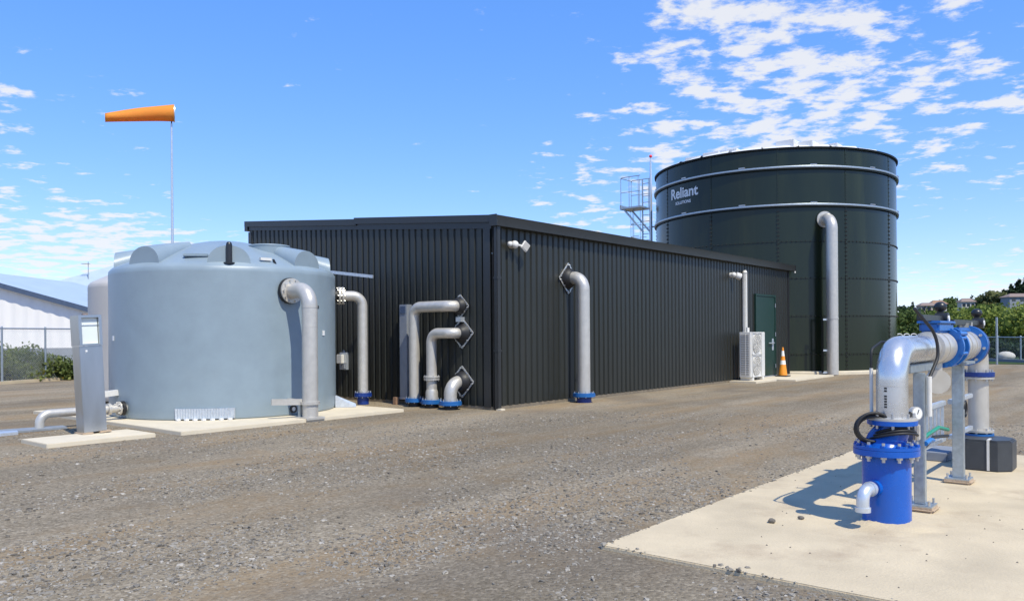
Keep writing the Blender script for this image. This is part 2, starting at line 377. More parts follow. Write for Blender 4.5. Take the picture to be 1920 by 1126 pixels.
slab('skid_slab', -7.6, -.9, -12.6, -7.62, .03, 'concrete')
slab('tank_slab', -6.08, -1.35, 1.22, 7.2, .06, 'concrete_pale')
slab('kiosk_slab', -7.97, -6.41, 1.37, 2.32, .06, 'concrete_pale')
slab('door_slab', 12.9, 16.6, -1.55, -.06, .05, 'concrete_pale')
slab('heat_pump_slab', 11.2, 12.85, -.95, -.08, .06, 'concrete_pale')

# ================================================================== PLANT BUILDING
BL, BW, EAVE, HIGH = 16.4, 8.85, 3.98, 4.72
shed = thing('plant_building', 'long charcoal corrugated steel plant building with sloping roof and green door', 'building', (BL / 2, BW / 2, 0))
def top_z(y): return EAVE - .12 + (HIGH - EAVE) * y / BW
RIB = .205
def profile(w, nr, d=.031):
    """trapezoid ribs over a sheet width: list of (along, out)"""
    pts = []; p = w / nr
    for i in range(nr):
        o = i * p; pts += [(o, 0), (o + p * .22, 0), (o + p * .30, d), (o + p * .88, d), (o + p * .96, 0)]
    pts.append((w, 0)); return pts
def sheet_right():
    pr = profile(.82, 4); b = MB(); vs = []; n = len(pr)
    for z in (.07, EAVE - .15):
        for (a, o) in pr: vs.append((a, -o - .002, z))
    b.add(vs, [(i, i + 1, n + i + 1, n + i) for i in range(n - 1)])
    b.v = [(x + BL / 2, y + BW / 2, z) for x, y, z in b.v]
    o = b.build('cladding_sheet', 'cladding', shed, smooth=20); return o
s0 = sheet_right(); s0.location = (-BL / 2, -BW / 2, 0)
for k in range(1, 20): share(s0, shed, (-BL / 2 + .82 * k, -BW / 2, 0))
for k in range(11):
    w = BW / 11; pr = profile(w, 4); n = len(pr); b = MB(); vs = []
    for top in (0, 1):
        for (a, o) in pr:
            y = k * w + a; vs.append((-o - .002, y, top_z(y) if top else .07))
    b.add(vs, [(i, i + 1, n + i + 1, n + i) for i in range(n - 1)]).build('cladding_sheet', 'cladding', shed, smooth=20)
# plain back walls, floor edge, roof
MB().box(.004, BL - .004, BW - .05, BW, .0, HIGH - .15).build('rear_wall', 'cladding', shed)
MB().box(BL - .05, BL, .004, BW - .06, .0, EAVE - .12).build('end_wall', 'cladding', shed)
MB().box(.03, BL - .06, .03, BW - .06, -.1, .12).build('floor_slab', 'concrete', shed)
b = MB(); b.add([(-.06, -.10, EAVE - .02), (BL + .06, -.10, EAVE - .02), (BL + .06, BW + .08, HIGH - .02), (-.06, BW + .08, HIGH - .02),
                 (-.06, -.10, EAVE - .08), (BL + .06, -.10, EAVE - .08), (BL + .06, BW + .08, HIGH - .08), (-.06, BW + .08, HIGH - .08)],
                [(0, 1, 2, 3), (7, 6, 5, 4), (0, 4, 5, 1), (1, 5, 6, 2), (2, 6, 7, 3), (3, 7, 4, 0)])
b.build('roof', 'roof_steel', shed)
# gutter on the low side, with a rolled lip and end caps
gp = [(-.035, EAVE - .20), (-.20, EAVE - .20), (-.215, EAVE - .03), (-.225, EAVE + .012), (-.20, EAVE + .018), (-.195, EAVE - .02), (-.185, EAVE - .18), (-.04, EAVE - .18)]
b = MB(); n = len(gp); vs = [(-.10, y, z) for y, z in gp] + [(BL + .2, y, z) for y, z in gp]
b.add(vs, [(i, (i + 1) % n, (i + 1) % n + n, i + n) for i in range(n)] + [tuple(range(n)), tuple(range(2 * n - 1, n - 1, -1))])
gut = b.build('gutter', 'cladding_trim', shed, smooth=25)
MB().box(-.108, -.10, -.226, -.03, EAVE - .205, EAVE + .03).build('end_cap', 'cladding_trim', gut)
MB().box(BL + .2, BL + .208, -.226, -.03, EAVE - .205, EAVE + .03).build('end_cap', 'cladding_trim', gut)
MB().cyl((BL + .17, -.2, EAVE - .26), (BL + .17, -.2, EAVE - .2), .03, n=12).build('outlet', 'white_plastic', gut)
# barge flashing along the sloping top of the left wall, in two lapped lengths
def barge(y0, y1, dx, dz, h):
    z0 = EAVE + .02 + (HIGH - EAVE) * y0 / BW + dz; z1 = EAVE + .02 + (HIGH - EAVE) * y1 / BW + dz
    b = MB(); x0 = -.085 - dx; x1 = -.055 - dx
    b.add([(x0, y0, z0 - h), (x0, y1, z1 - h), (x0, y1, z1), (x0, y0, z0), (x1, y0, z0 - h), (x1, y1, z1 - h), (x1, y1, z1), (x1, y0, z0)],
          [(0, 1, 2, 3), (7, 6, 5, 4), (0, 4, 5, 1), (1, 5, 6, 2), (2, 6, 7, 3), (3, 7, 4, 0)])
    b.box(x1, .12, y0, y0 + .01, z0 - .03, z0 - .005)
    return b.build('barge_flashing', 'cladding_trim', shed)
barge(-.21, 4.30, .006, .012, .15); barge(4.24, BW + .16, 0, -.018, .15)
b = MB(); 
for (y0, y1) in ((-.02, BW),):
    z0, z1 = top_z(y0) + .03, top_z(y1) + .03
    b.add([(-.05, y0, z0 - .16), (-.05, y1, z1 - .16), (-.05, y1, z1), (-.05, y0, z0), (-.034, y0, z0 - .16), (-.034, y1, z1 - .16), (-.034, y1, z1), (-.034, y0, z0)],
          [(0, 1, 2, 3), (7, 6, 5, 4), (0, 4, 5, 1), (1, 5, 6, 2), (2, 6, 7, 3), (3, 7, 4, 0)])
b.build('soffit_flashing', 'cladding_trim', shed)
b = MB(); z = HIGH; b.prism([(-.08, BW + .02), (-.08, BW + .16), (0.2, BW + .16), (.2, BW + .02)], HIGH - .26, HIGH - .05)
b.build('rear_gutter_end', 'cladding_trim', shed)
# corner and end flashings
MB().box(-.046, -.032, .015, .21, .05, EAVE - .13).build('corner_flashing', 'cladding_trim', shed, bev=.003)
MB().box(-.034, .17, -.048, -.034, .05, EAVE - .19).build('corner_flashing', 'black_gap', shed, bev=.003)
MB().box(BL - .12, BL + .03, -.048, -.032, .05, EAVE - .19).build('corner_flashing', 'black_gap', shed, bev=.003)
MB().box(-.046, -.032, BW - .12, BW + .03, .05, HIGH - .3).build('corner_flashing', 'cladding_trim', shed, bev=.003)
dp = MB().box(-.02, .10, -.155, -.055, -.01, EAVE - .19).build('downpipe', 'cladding_trim', shed, bev=.012)
MB().box(-.026, .106, -.161, -.05, 1.2, 1.24).build('strap', 'cladding_trim', dp); MB().box(-.026, .106, -.161, -.05, 2.7, 2.74).build('strap', 'cladding_trim', dp)
MB().box(-.03, .11, -.24, -.10, -.02, .035).build('outlet_block', 'concrete_pale', shed, bev=.01)
# base strip, small light blocks of slab edge showing below the ribs
MB().box(-.02, BL, -.026, -.004, .0, .066).build('slab_edge', 'slab_side', shed)
MB().box(-.026, -.004, .0, BW, .0, .066).build('slab_edge', 'slab_side', shed)
# door
DX0, DX1, DZ = 13.28, 15.02, 2.86
door = MB().box(DX0 + .08, DX1 - .08, -.075, -.036, .09, DZ - .08).build('door', 'door_green', shed, bev=.004)
b = MB().box(DX0, DX0 + .07, -.095, -.034, .06, DZ).box(DX1 - .07, DX1, -.095, -.034, .06, DZ).box(DX0 + .07, DX1 - .07, -.095, -.034, DZ - .07, DZ)
b.build('door_frame', 'door_green', door, bev=.004)
MB().box(DX1 - .34, DX1 - .20, -.084, -.075, .95, 1.35).build('lock_plate', 'galv_light', door, bev=.003)
MB().tube(rounded([(DX1 - .27, -.084, 1.2), (DX1 - .27, -.14, 1.2), (DX1 - .75, -.14, 1.2)], .02, 4), .018, 10).build('handle', 'galv_light', door)
for z in (.4, 1.5, 2.5): MB().cyl((DX1 - .075, -.10, z - .07), (DX1 - .075, -.10, z + .07), .016, n=8).build('hinge', 'grey_paint', door)
MB().box(DX0, DX1, -.12, -.036, .05, .085).build('door_sill', 'grey_paint', door)

# ================================================================== PIPES OUT OF THE BUILDING
def wall_seal(root, p, nrm, half, r):
    """diamond clamp plate with rubber boot round a pipe leaving a wall"""
    p = Vector(p); nrm = Vector(nrm); t = Vector((-nrm.y, nrm.x, 0)); u_ = Vector((0, 0, 1))
    d1 = half
    b = MB(); c = [p + t * d1, p + u_ * d1, p - t * d1, p - u_ * d1]
    b.add([q + nrm * .032 for q in c] + [q + nrm * .046 for q in c], [(3, 2, 1, 0), (4, 5, 6, 7)] + [(i, (i + 1) % 4, (i + 1) % 4 + 4, i + 4) for i in range(4)])
    seal = b.build('wall_seal', 'black_rubber', root)
    b = MB().tube([p + nrm * .046, p + nrm * .07, p + nrm * .10, p + nrm * .17, p + nrm * .20], r, 24, False, [half * .68, half * .66, r * 1.6, r * 1.35, r * 1.06])
    b.build('rubber_boot', 'black_rubber', seal)
    for i in range(4):
        a, q = c[i], c[(i + 1) % 4]; k = .96
        a2 = p + (a - p) * k; q2 = p + (q - p) * k
        MB().bar(a2 + nrm * .052, q2 + nrm * .052, .032, .012, nrm).build('clamp_strip', 'wall_seal_metal', seal)
        for j in (.12, .5, .88):
            e = a2.lerp(q2, j); MB().cyl(e + nrm * .05, e + nrm * .082, .017, n=6).build('bolt', 'bolt_steel', seal)
    return seal
def ground_flange(root, x, y, z, r, material, nb=8, dark='black_rubber', z0=0.0):
    base = MB().cyl((x, y, z0), (x, y, z - .06), r * 1.16, n=24).build('foot_spool', dark, root)
    fl = MB().ring((x, y, z - .03), (0, 0, 1), r * 1.78, r * .9, .055).build('flange', material, root)
    MB().ring((x, y, z + .012), (0, 0, 1), r * 1.70, r * .98, .025).build('backing_ring', material, root)
    bolts('bolt', (x, y, z - .01), (0, 0, 1), r * 1.5, nb, fl, r=.012, L=.14)
def band(root, p, d, r, t=.02, k=1.05, material='stainless'):
    MB().ring(p, d, r * k, r * .97, t, 28).build('weld_band', material, root)

# one through the long wall
r = .145; bx_, by_ = 2.62, -.47
t = thing('wall_pipe', 'tall stainless pipe leaving the long right wall through a diamond seal', 'pipe', (bx_, by_, 0), 'stainless pipes through the building walls')
MB().tube(rounded([(bx_, .02, 2.84), (bx_, by_, 2.84), (bx_, by_, .17)], .27, 12), r, 28).build('pipe', 'stainless', t)
wall_seal(t, (bx_, 0, 2.84), (0, -1, 0), .36, r)
band(t, (bx_, by_, 2.55), (0, 0, 1), r, .012, 1.015); ground_flange(t, bx_, by_, .19, r, 'flange_cyan', 8, 'flange_navy')
tap = MB().cyl((bx_ + r - .01, by_, 1.15), (bx_ + r + .07, by_, 1.15), .018, n=10).build('tap', 'bolt_steel', t)
MB().box(bx_ + r + .05, bx_ + r + .09, by_ - .012, by_ + .012, 1.08, 1.26).build('lever', 'hose_blue', tap)
# three out of the short wall
X0 = -.36; r1, r2, r3 = .118, .112, .135
t = thing('wall_pipe', 'tallest of three pipes at the building corner, turning down beside grey duct', 'pipe', (X0, 1.95, 0), 'stainless pipes through the building walls')
MB().tube(rounded([(.02, .86, 2.16), (X0, .86, 2.16), (X0, 1.95, 2.16), (X0, 1.95, .15)], [.16, .20], 10), r1, 28).build('pipe', 'stainless', t)
wall_seal(t, (0, .86, 2.16), (-1, 0, 0), .25, r1); ground_flange(t, X0, 1.95, .16, r1, 'flange_cyan', 8)
MB().box(X0 + r1 - .02, X0 + r1 + .02, 1.93, 1.97, 1.0, 1.1).build('lug', 'stainless', t)
t = thing('wall_pipe', 'middle of three pipes at the building corner, with a bolted collar', 'pipe', (X0, 1.42, 0), 'stainless pipes through the building walls')
MB().tube(rounded([(.02, .81, 1.59), (X0, .81, 1.59), (X0, 1.42, 1.59), (X0, 1.42, .15)], [.16, .2], 10), r2, 28).build('pipe', 'stainless', t)
wall_seal(t, (0, .81, 1.59), (-1, 0, 0), .33, r2); ground_flange(t, X0, 1.42, .15, r2 * 1.15, 'flange_cyan', 8)
col_ = MB().ring((X0, 1.42, .66), (0, 0, 1), r2 * 1.55, r2 * .98, .035).build('collar', 'stainless', t); MB().ring((X0, 1.42, .61), (0, 0, 1), r2 * 1.5, r2 * .98, .03).build('collar', 'stainless', t)
bolts('bolt', (X0, 1.42, .635), (0, 0, 1), r2 * 1.35, 6, col_, r=.012, L=.12)
MB().tube([(X0, 1.42, .17), (X0, 1.42, .34), (X0, 1.42, .40)], r2, 28, False, [r2 * 1.2, r2 * 1.18, r2 * 1.0]).build('reducer', 'stainless', t)
t = thing('wall_pipe', 'shortest of three pipes at the building corner, one bend to the ground', 'pipe', (X0, .84, 0), 'stainless pipes through the building walls')
MB().tube(rounded([(.02, .82, .56), (X0 - .05, .82, .56), (X0 - .05, .82, .15)], [.26], 12), r3, 28).build('pipe', 'stainless', t)
wall_seal(t, (0, .82, .56), (-1, 0, 0), .34, r3); ground_flange(t, X0 - .05, .82, .15, r3, 'flange_cyan', 8)
MB().box(-.16, -.036, .82 - .07, .82 + .07, 1.83, 1.93).build('small_bracket', 'galv_light', None, label='small metal bracket between the two upper diamond wall seals', category='bracket')
# flat grey duct on the short wall
t = thing('wall_duct', 'narrow upright grey metal duct cover on the short wall', 'duct', (-.12, 2.46, 0))
MB().box(-.20, -.036, 2.36, 2.60, .16, 2.24).build('cover', 'grey_paint', t, bev=.006)
MB().box(-.212, -.20, 2.40, 2.56, 2.04, 2.20).build('top_panel', 'shed_trim', t)
MB().box(-.206, -.03, 2.352, 2.608, .12, .17).build('foot', 'galv_light', t)
MB().box(-.34, -.24, 2.58, 2.68, .0, .17).build('brick', 'roof_orange', None, bev=.006, label='small reddish brick on the ground below the grey wall duct', category='brick')
# meter box
t = thing('meter_box', 'small white and grey meter box on the short dark wall', 'meter box', (-.09, 4.73, .73))
MB().box(-.10, -.034, 4.60, 4.86, .73, 1.15).build('back_plate', 'galv_light', t, bev=.004)
MB().box(-.19, -.10, 4.68, 4.87, .88, 1.10).build('cover', 'white_plastic', t, bev=.012)
MB().box(-.14, -.10, 4.64, 4.78, .76, .86).build('socket', 'grey_paint', t, bev=.004)
MB().cyl((-.07, 4.73, 1.14), (-.07, 4.73, 1.20), .03, n=10).build('gland', 'grey_paint', t)
# rail between tank top and wall
MB().bar((-.34, 3.32, 2.90), (-1.2, 5.3, 3.17), .05, .07).build('slim_rail', 'galv_light', None, label='slim pale metal rail reaching from tank top towards the dark wall', category='rail')
# floodlight near the corner
def flood(x, z, lab, twin=True):
    t = thing('floodlight', lab, 'floodlight', (x, -.05, z), 'wall floodlights on the long wall')
    MB().cyl((x, -.034, z), (x, -.10, z), .075, n=18).build('mount', 'white_plastic', t)
    MB().sphere((x, -.15, z), .085, 10).build('sensor_housing', 'white_plastic', t)
    if twin:
        b = MB(); b.bar((x + .17, -.24, z - .10), (x + .31, -.24, z + .05), .17, .04, (0, -1, .45)); h = b.build('lamp_head', 'white_plastic', t, bev=.008)
        b = MB(); b.bar((x + .18, -.263, z - .09), (x + .30, -.263, z + .035), .145, .012, (0, -1, .45)); b.build('lens', 'lens_grey', h)
        MB().tube([(x + .05, -.16, z), (x + .2, -.22, z - .02)], .022, 8).build('arm', 'white_plastic', t)
        MB().sphere((x - .16, -.15, z + .0), .055, 8).build('sensor', 'white_plastic', t)
    else:
        MB().cyl((x + .05, -.20, z - .01), (x + .16, -.30, z - .06), .10, .11, n=18).build('lamp_head', 'white_plastic', t)
        MB().cyl((x + .16, -.30, z - .06), (x + .165, -.304, z - .062), .085, n=18).build('lens', 'black_plastic', t)
flood(.56, 3.44, 'white twin floodlight high on the wall near the building corner')
flood(11.42, 3.38, 'white round floodlight on the wall beside the white duct pipe', False)

# ================================================================== HEAT PUMP, DUCT, CONE
AX0, AX1, AY0, AY1, AZ0, AZ1 = 11.47, 12.62, -.66, -.30, .16, 1.58
t = thing('heat_pump', 'white two-fan heat pump unit on a small slab', 'heat pump', ((AX0 + AX1) / 2, (AY0 + AY1) / 2, .06))
MB().box(AX0, AX1, AY0, AY1, AZ0, AZ1).build('casing', 'white_plastic', t, bev=.012)
for j in (0, 1):
    zc = AZ0 + .36 + j * .70; xc = AX0 + .47
    g_ = MB().cyl((xc, AY0 - .002, zc), (xc, AY0 - .02, zc), .30, n=36).build('fan_recess', 'lens_grey', t)
    for rr in (.31, .24, .17, .10): MB().ring((xc, AY0 - .025, zc), (0, 1, 0), rr + .006, rr - .006, .01, 32).build('grille_ring', 'white_plastic', g_)
    for k in range(12):
        th = math.pi * 2 * k / 12; MB().bar((xc + .05 * math.cos(th), AY0 - .028, zc + .05 * math.sin(th)), (xc + .31 * math.cos(th), AY0 - .028, zc + .31 * math.sin(th)), .008, .008, (0, 1, 0)).build('grille_spoke', 'white_plastic', g_)
    b = MB(); 
    for (q0, q1) in (((-.36, -.34), (.36, -.34)), ((.36, -.34), (.36, .34)), ((.36, .34), (-.36, .34)), ((-.36, .34), (-.36, -.34))):
        b.bar((xc + q0[0], AY0 - .014, zc + q0[1]), (xc + q1[0], AY0 - .014, zc + q1[1]), .03, .03, (0, 1, 0))
    b.build('fan_surround', 'white_plastic', t)
for j in range(18):
    z = AZ0 + .08 + j * .072; MB().box(AX0 - .012, AX0 - .001, AY0 + .05, AY1 - .05, z, z + .03).build('coil_fin', 'lens_grey', t)
MB().box(AX0 - .014, AX0 + .0, AY0 + .15, AY0 + .17, AZ0 + .06, AZ1 - .06).build('coil_guard', 'white_plastic', t)
for x in (AX0 + .1, AX1 - .25): MB().box(x, x + .14, AY0 - .02, AY1 + .02, .06, AZ0).build('foot', 'white_plastic', t, bev=.01)
MB().box(AX1 - .1, AX1 + .02, AY0 + .02, AY0 + .12, .85, .95).build('valve_cover', 'white_plastic', t)
MB().cyl((AX0 + .42, AY1 - .1, AZ1), (AX0 + .42, AY1 - .1, AZ1 + .14), .05, n=12).build('cap', 'white_plastic', t)
t = thing('duct_pipe', 'white vertical duct pipe on the wall above the heat pump', 'pipe', (12.38, -.11, 1.5))
MB().box(12.30, 12.46, -.16, -.036, 1.2, 3.52).build('trunking', 'white_plastic', t, bev=.03)
MB().cyl((12.38, -.10, 3.50), (12.38, -.10, 3.58), .085, .05, n=18).build('cap', 'white_plastic', t)
cx_, cy_ = 14.72, -.44
t = thing('traffic_cone', 'orange traffic cone with two white bands by the far building corner', 'traffic cone', (cx_, cy_, .05))
MB().prism([(cx_ - .2, cy_ - .2), (cx_ + .2, cy_ - .2), (cx_ + .2, cy_ + .2), (cx_ - .2, cy_ + .2)], .05, .09).build('base', 'cone_base', t, bev=.01)
def cone_r(z): return .145 - .118 * (z - .09) / .93
for z0, z1, mt in ((.09, .46, 'cone_orange'), (.46, .60, 'cone_white'), (.60, .75, 'cone_orange'), (.75, .93, 'cone_white'), (.93, 1.04, 'cone_orange')):
    MB().lathe([(cone_r(z0), z0), (cone_r(z1), z1)], cx_, cy_, 28).build('cone_band', mt, t)
MB().lathe([(.03, 1.04), (.02, 1.05), (.001, 1.05)], cx_, cy_, 16).build('tip', 'cone_orange', t)

# ================================================================== BLUE-GREY POLY TANK
TX, TY, TR = -3.511, 4.183, 2.179; TZ = .06
def dome_z(r): return float(np.interp(r, [0, .3, .6, 1.1, 1.6, 2.0, 2.12, 2.179], [3.50, 3.49, 3.43, 3.29, 3.10, 2.93, 2.87, 2.80]))
def poly_tank(x, y, Rr, label, material, scale=1.0, detail=True):
    t = thing('water_tank', label, 'tank', (x, y, TZ)); k = scale
    prof = [(Rr * .985, TZ), (Rr * .995, TZ + .02), (Rr, TZ + .10)] + [(Rr * (1 + .0), TZ + .1 + i * .33) for i in range(1, 8)] + [(Rr, 2.74 * k)]
    MB().lathe(prof, x, y, 128).build('tank_wall', material, t)
    rr = [1.0, .998, .985, .97, .94, .9, .8, .7, .6, .5, .4, .3, .2, .1, .0005]
    MB().lathe([(Rr * q, dome_z(q * 2.179) * k + (-.06 * k if q == 1 else 0)) for q in rr], x, y, 128).build('dome', material, t, smooth=60)
    return t
tank = poly_tank(TX, TY, TR, 'blue grey plastic water tank with ribbed dome and stainless pipe', 'poly_grey')
def ridge(ang, wid=.37, h=.36, r_in=1.0, r_out=2.03):
    b = MB(); d = Vector((math.cos(R(ang)), math.sin(R(ang)), 0)); s = Vector((-d.y, d.x, 0)); c = Vector((TX, TY, 0)); n = 16; vs = []; fs = []
    secs = [(r_in, .55), (r_in + .3, .85), (r_in + .6, .97), (r_out - .07, 1.0), (r_out, .985), (r_out + .02, .95)]
    for rr, f in secs:
        zb = dome_z(rr) - .05; zt = 2.86 + h + (dome_z(rr) - 2.93) * .45
        for i in range(n + 1):
            th = math.pi * i / n; w = wid * (.22 + .78 * (rr - r_in) / (r_out - r_in))
            vs.append(c + d * rr + s * (w * math.cos(th)) + Vector((0, 0, zb + max(.02, (zt - zb)) * math.sin(th) ** .85)))
    for j in range(len(secs) - 1):
        for i in range(n): fs.append((j * (n + 1) + i, j * (n + 1) + i + 1, (j + 1) * (n + 1) + i + 1, (j + 1) * (n + 1) + i))
    fs.append(tuple((len(secs) - 1) * (n + 1) + i for i in range(n + 1)))
    b.add(vs, fs).build('dome_ridge', 'poly_grey', tank, smooth=50)
for k in range(8): ridge(-119.5 + 45 * k)
# manhole neck
nx, ny = -3.18, 3.16
nk = MB().lathe([(.40, 2.9), (.395, 3.30), (.40, 3.33), (.41, 3.345), (.40, 3.36)], nx, ny, 48).build('manhole_neck', 'poly_grey', tank)
MB().lathe([(.385, 3.352), (.36, 3.368), (.2, 3.378), (.001, 3.38)], nx, ny, 48).build('lid', 'poly_grey', nk)
# black vent on the front ridge
va = R(-119.5); vx, vy = TX + 2.08 * math.cos(va), TY + 2.08 * math.sin(va)
v_ = MB().lathe([(.055, 2.88), (.055, 3.20), (.05, 3.24), (.03, 3.265), (.001, 3.27)], vx, vy, 20).build('vent_pipe', 'black_plastic', tank)
MB().lathe([(.05, 2.87), (.10, 2.87), (.10, 2.895), (.06, 2.90)], vx, vy, 20).build('vent_flange', 'black_plastic', v_)
# breather cap and strap on the right ridge
bx2, by2 = TX + 1.55 * math.cos(R(-74)), TY + 1.55 * math.sin(R(-74))
MB().lathe([(.03, 3.1), (.03, 3.24), (.07, 3.25), (.06, 3.30), (.001, 3.32)], bx2 + .28, by2 + .35, 16).build('breather_cap', 'flange_navy', tank)
ha = R(-100); hx, hy = TX + 1.95 * math.cos(ha), TY + 1.95 * math.sin(ha)
MB().bar((hx - .12, hy, 2.99), (hx + .10, hy - .02, 2.99), .06, .05).build('lifting_eye', 'white_plastic', tank)
MB().bar((hx + .13, hy - .05, 2.99), (hx + .15, hy - .13, 2.86), .035, .03).build('strap', 'black_rubber', tank)
# raised rectangular pad moulded in the dome
ma = R(-140); MB().bar((TX + 1.75 * math.cos(ma) - .12, TY + 1.75 * math.sin(ma) + .1, 3.04), (TX + 1.75 * math.cos(ma) + .22, TY + 1.75 * math.sin(ma) - .16, 3.04), .3, .06).build('moulded_pad', 'poly_grey', tank, bev=.015)
def on_tank(ang, z, k=0.0): return Vector((TX + (TR + k) * math.cos(R(ang)), TY + (TR + k) * math.sin(R(ang)), z))
def curved_plate(a0, a1, z0, z1, name, material, k0=.004, k1=.012, n=12, wav=0):
    b = MB(); vs = []; fs = []
    for i in range(n + 1):
        a = a0 + (a1 - a0) * i / n; kk = k1 + (wav if i % 2 else 0)
        vs += [on_tank(a, z0, k0), on_tank(a, z0, kk), on_tank(a, z1, kk), on_tank(a, z1, k0)]
    for i in range(n):
        for j in range(4): fs.append((i * 4 + j, i * 4 + (j + 1) % 4, (i + 1) * 4 + (j + 1) % 4, (i + 1) * 4 + j))
    fs += [(0, 1, 2, 3), (n * 4 + 3, n * 4 + 2, n * 4 + 1, n * 4)]
    return b.add(vs, fs).build(name, material, tank, smooth=15)
curved_plate(171.6, 174.0, 1.49, 1.58, 'label_plate', 'white_paint'); curved_plate(-66, -63.8, 1.56, 1.66, 'label_plate', 'white_paint')
# ribbed pale strip at the foot
st_ = curved_plate(-144.5, -117.4, .085, .27, 'ribbed_foot_strip', 'galv_light', .008, .03, 44, .022)
for k in range(7):
    p = on_tank(-142.5 + k * 3.8, .10, .055); MB().box(p.x - .03, p.x + .03, p.y - .03, p.y + .03, .062, .092).build('foot_clip', 'white_paint', st_)
# valve eye and hold-down foot
p = on_tank(-88.5, .18); MB().ring(p + Vector((0, -.02, 0)), (0, -1, 0), .075, .042, .03, 20).build('drain_ring', 'black_plastic', tank)
MB().cyl(p + Vector((0, -.002, 0)), p + Vector((0, -.03, 0)), .04, n=16).build('drain_plug', 'white_plastic', tank)
b = MB(); q = on_tank(-42, .06, .0); q2 = on_tank(-42, .06, .42); s_ = Vector((math.sin(R(42)), math.cos(R(42)), 0)) * .16
b.add([q - s_, q + s_, q2 + s_ * .6, q2 - s_ * .6, q - s_ + Vector((0, 0, .26)), q + s_ + Vector((0, 0, .24)), q2 + s_ * .5 + Vector((0, 0, .06)), q2 - s_ * .5 + Vector((0, 0, .07))],
      [(3, 2, 1, 0), (4, 5, 6, 7), (0, 1, 5, 4), (1, 2, 6, 5), (2, 3, 7, 6), (3, 0, 4, 7)]); b.build('hold_down_foot', 'galv_light', tank, bev=.01)
# cream tank behind
poly_tank(-2.30, 8.75, 1.9, 'cream plastic tank half hidden behind the blue grey tank', 'poly_cream', 1.0)

# outlet pipe down the front of the tank
r = .142; px_, py_ = -3.53, 1.36
t = thing('tank_pipe', 'thick stainless pipe bending down the front of the blue grey tank', 'pipe', (px_, py_, .0), 'stainless pipes on the grey tank')
MB().tube(rounded([(px_, 2.02, 2.40), (px_, py_, 2.40), (px_, py_, .05)], [.30], 14), r, 32).build('pipe', 'stainless', t)
f_ = MB().ring((px_, 1.90, 2.40), (0, 1, 0), .235, .14, .035).build('flange', 'stainless', t); bolts('bolt', (px_, 1.90, 2.40), (0, 1, 0), .20, 10, f_, r=.014, L=.10)
MB().ring((px_, 1.955, 2.40), (0, 1, 0), .245, .13, .07).build('gasket', 'black_rubber', t)
for z in (2.08, 1.72, .66): band(t, (px_, py_, z), (0, 0, 1), r, .012, 1.018)
cl = MB().ring((px_, py_, .33), (0, 0, 1), .172, .139, .055).build('clamp', 'stainless', t)
MB().bar((px_ - .10, py_ + .10, .35), (px_ - .62, py_ + .30, .37), .05, .11).build('clamp_arm', 'stainless', cl)
MB().bar((px_ - .02, py_ + .12, .35), (px_ - .02, 2.0, .35), .06, .07).build('clamp_arm', 'stainless', cl)
MB().box(px_ - .13, px_ - .07, py_ + .13, py_ + .19, .06, .33).build('stand', 'galvanised', cl)
MB().prism([(px_ - .2, py_ - .17), (px_ + .2, py_ - .17), (px_ + .2, py_ + .2), (px_ - .2, py_ + .2)], .03, .075).build('foot_plate', 'stainless', t, bev=.004)
band(t, (px_, py_ - .0, 2.08), (0, 0, 1), r, .03, 1.035); MB().box(px_ + r, px_ + r + .05, py_ - .02, py_ + .02, 2.05, 2.11).build('lug', 'dark_bolt', t)
# second pipe leaving the right flank
a_ = R(-30.5); d_ = Vector((math.cos(a_), math.sin(a_), 0)); c_ = Vector((TX, TY, 0)); q0 = c_ + d_ * (TR - .02); q1 = c_ + d_ * (TR + .60); zc = 2.41; r = .108
t = thing('tank_pipe', 'slimmer stainless pipe from the tank flank down to a navy ground flange', 'pipe', (q1.x, q1.y, .0), 'stainless pipes on the grey tank')
MB().tube(rounded([(q0.x, q0.y, zc), (q1.x, q1.y, zc), (q1.x, q1.y, .26)], [.22], 12), r, 28).build('pipe', 'stainless', t)
m1 = c_ + d_ * (TR + .10); m2 = c_ + d_ * (TR + .17)
MB().cyl((q0.x, q0.y, zc), (*m1[:2], zc), .13, n=24).build('gasket', 'black_rubber', t)
f1 = MB().ring((*m1[:2], zc), d_, .19, .10, .04).build('flange', 'stainless', t); MB().ring((*m2[:2], zc), d_, .19, .10, .04).build('flange', 'stainless', t)
bolts('bolt', (*((m1 + m2) / 2)[:2], zc), d_, .16, 8, f1, r=.014, L=.16)
ground_flange(t, q1.x, q1.y, .29, r, 'flange_navy', 8, 'flange_navy', .06)
# low pipe running left to the ground
t = thing('drain_pipe', 'low stainless pipe from the tank foot behind the kiosk down to ground', 'pipe', (-7.05, 4.0, 0))
MB().tube(rounded([(-5.62, 3.98, .26), (-7.12, 3.98, .26), (-7.12, 3.98, -.05)], [.16], 10), .072, 24).build('pipe', 'stainless', t)
f_ = MB().ring((-5.80, 3.98, .26), (1, 0, 0), .125, .07, .03).build('flange', 'stainless', t); MB().ring((-5.74, 3.98, .26), (1, 0, 0), .13, .07, .06).build('gasket', 'black_rubber', t)
bolts('bolt', (-5.80, 3.98, .26), (1, 0, 0), .105, 8, f_, r=.01, L=.10)
MB().ring((-5.98, 3.98, .26), (1, 0, 0), .105, .07, .05).build('coupling', 'stainless', t)
MB().prism([(-7.95, 3.72), (-6.78, 3.72), (-6.72, 4.06), (-7.95, 4.28)], .0, .035).build('cover_plate', 'pipe_grey', None, bev=.004, label='flat dark grey cover plate on gravel under the low pipe end', category='plate')
MB().prism([(-8.9, 3.5), (-7.62, 3.46), (-7.55, 3.72), (-8.9, 4.1)], .0, .05).build('cover_plate', 'galv_light', None, bev=.004, label='pale galvanised plate lying at the left picture edge', category='plate')

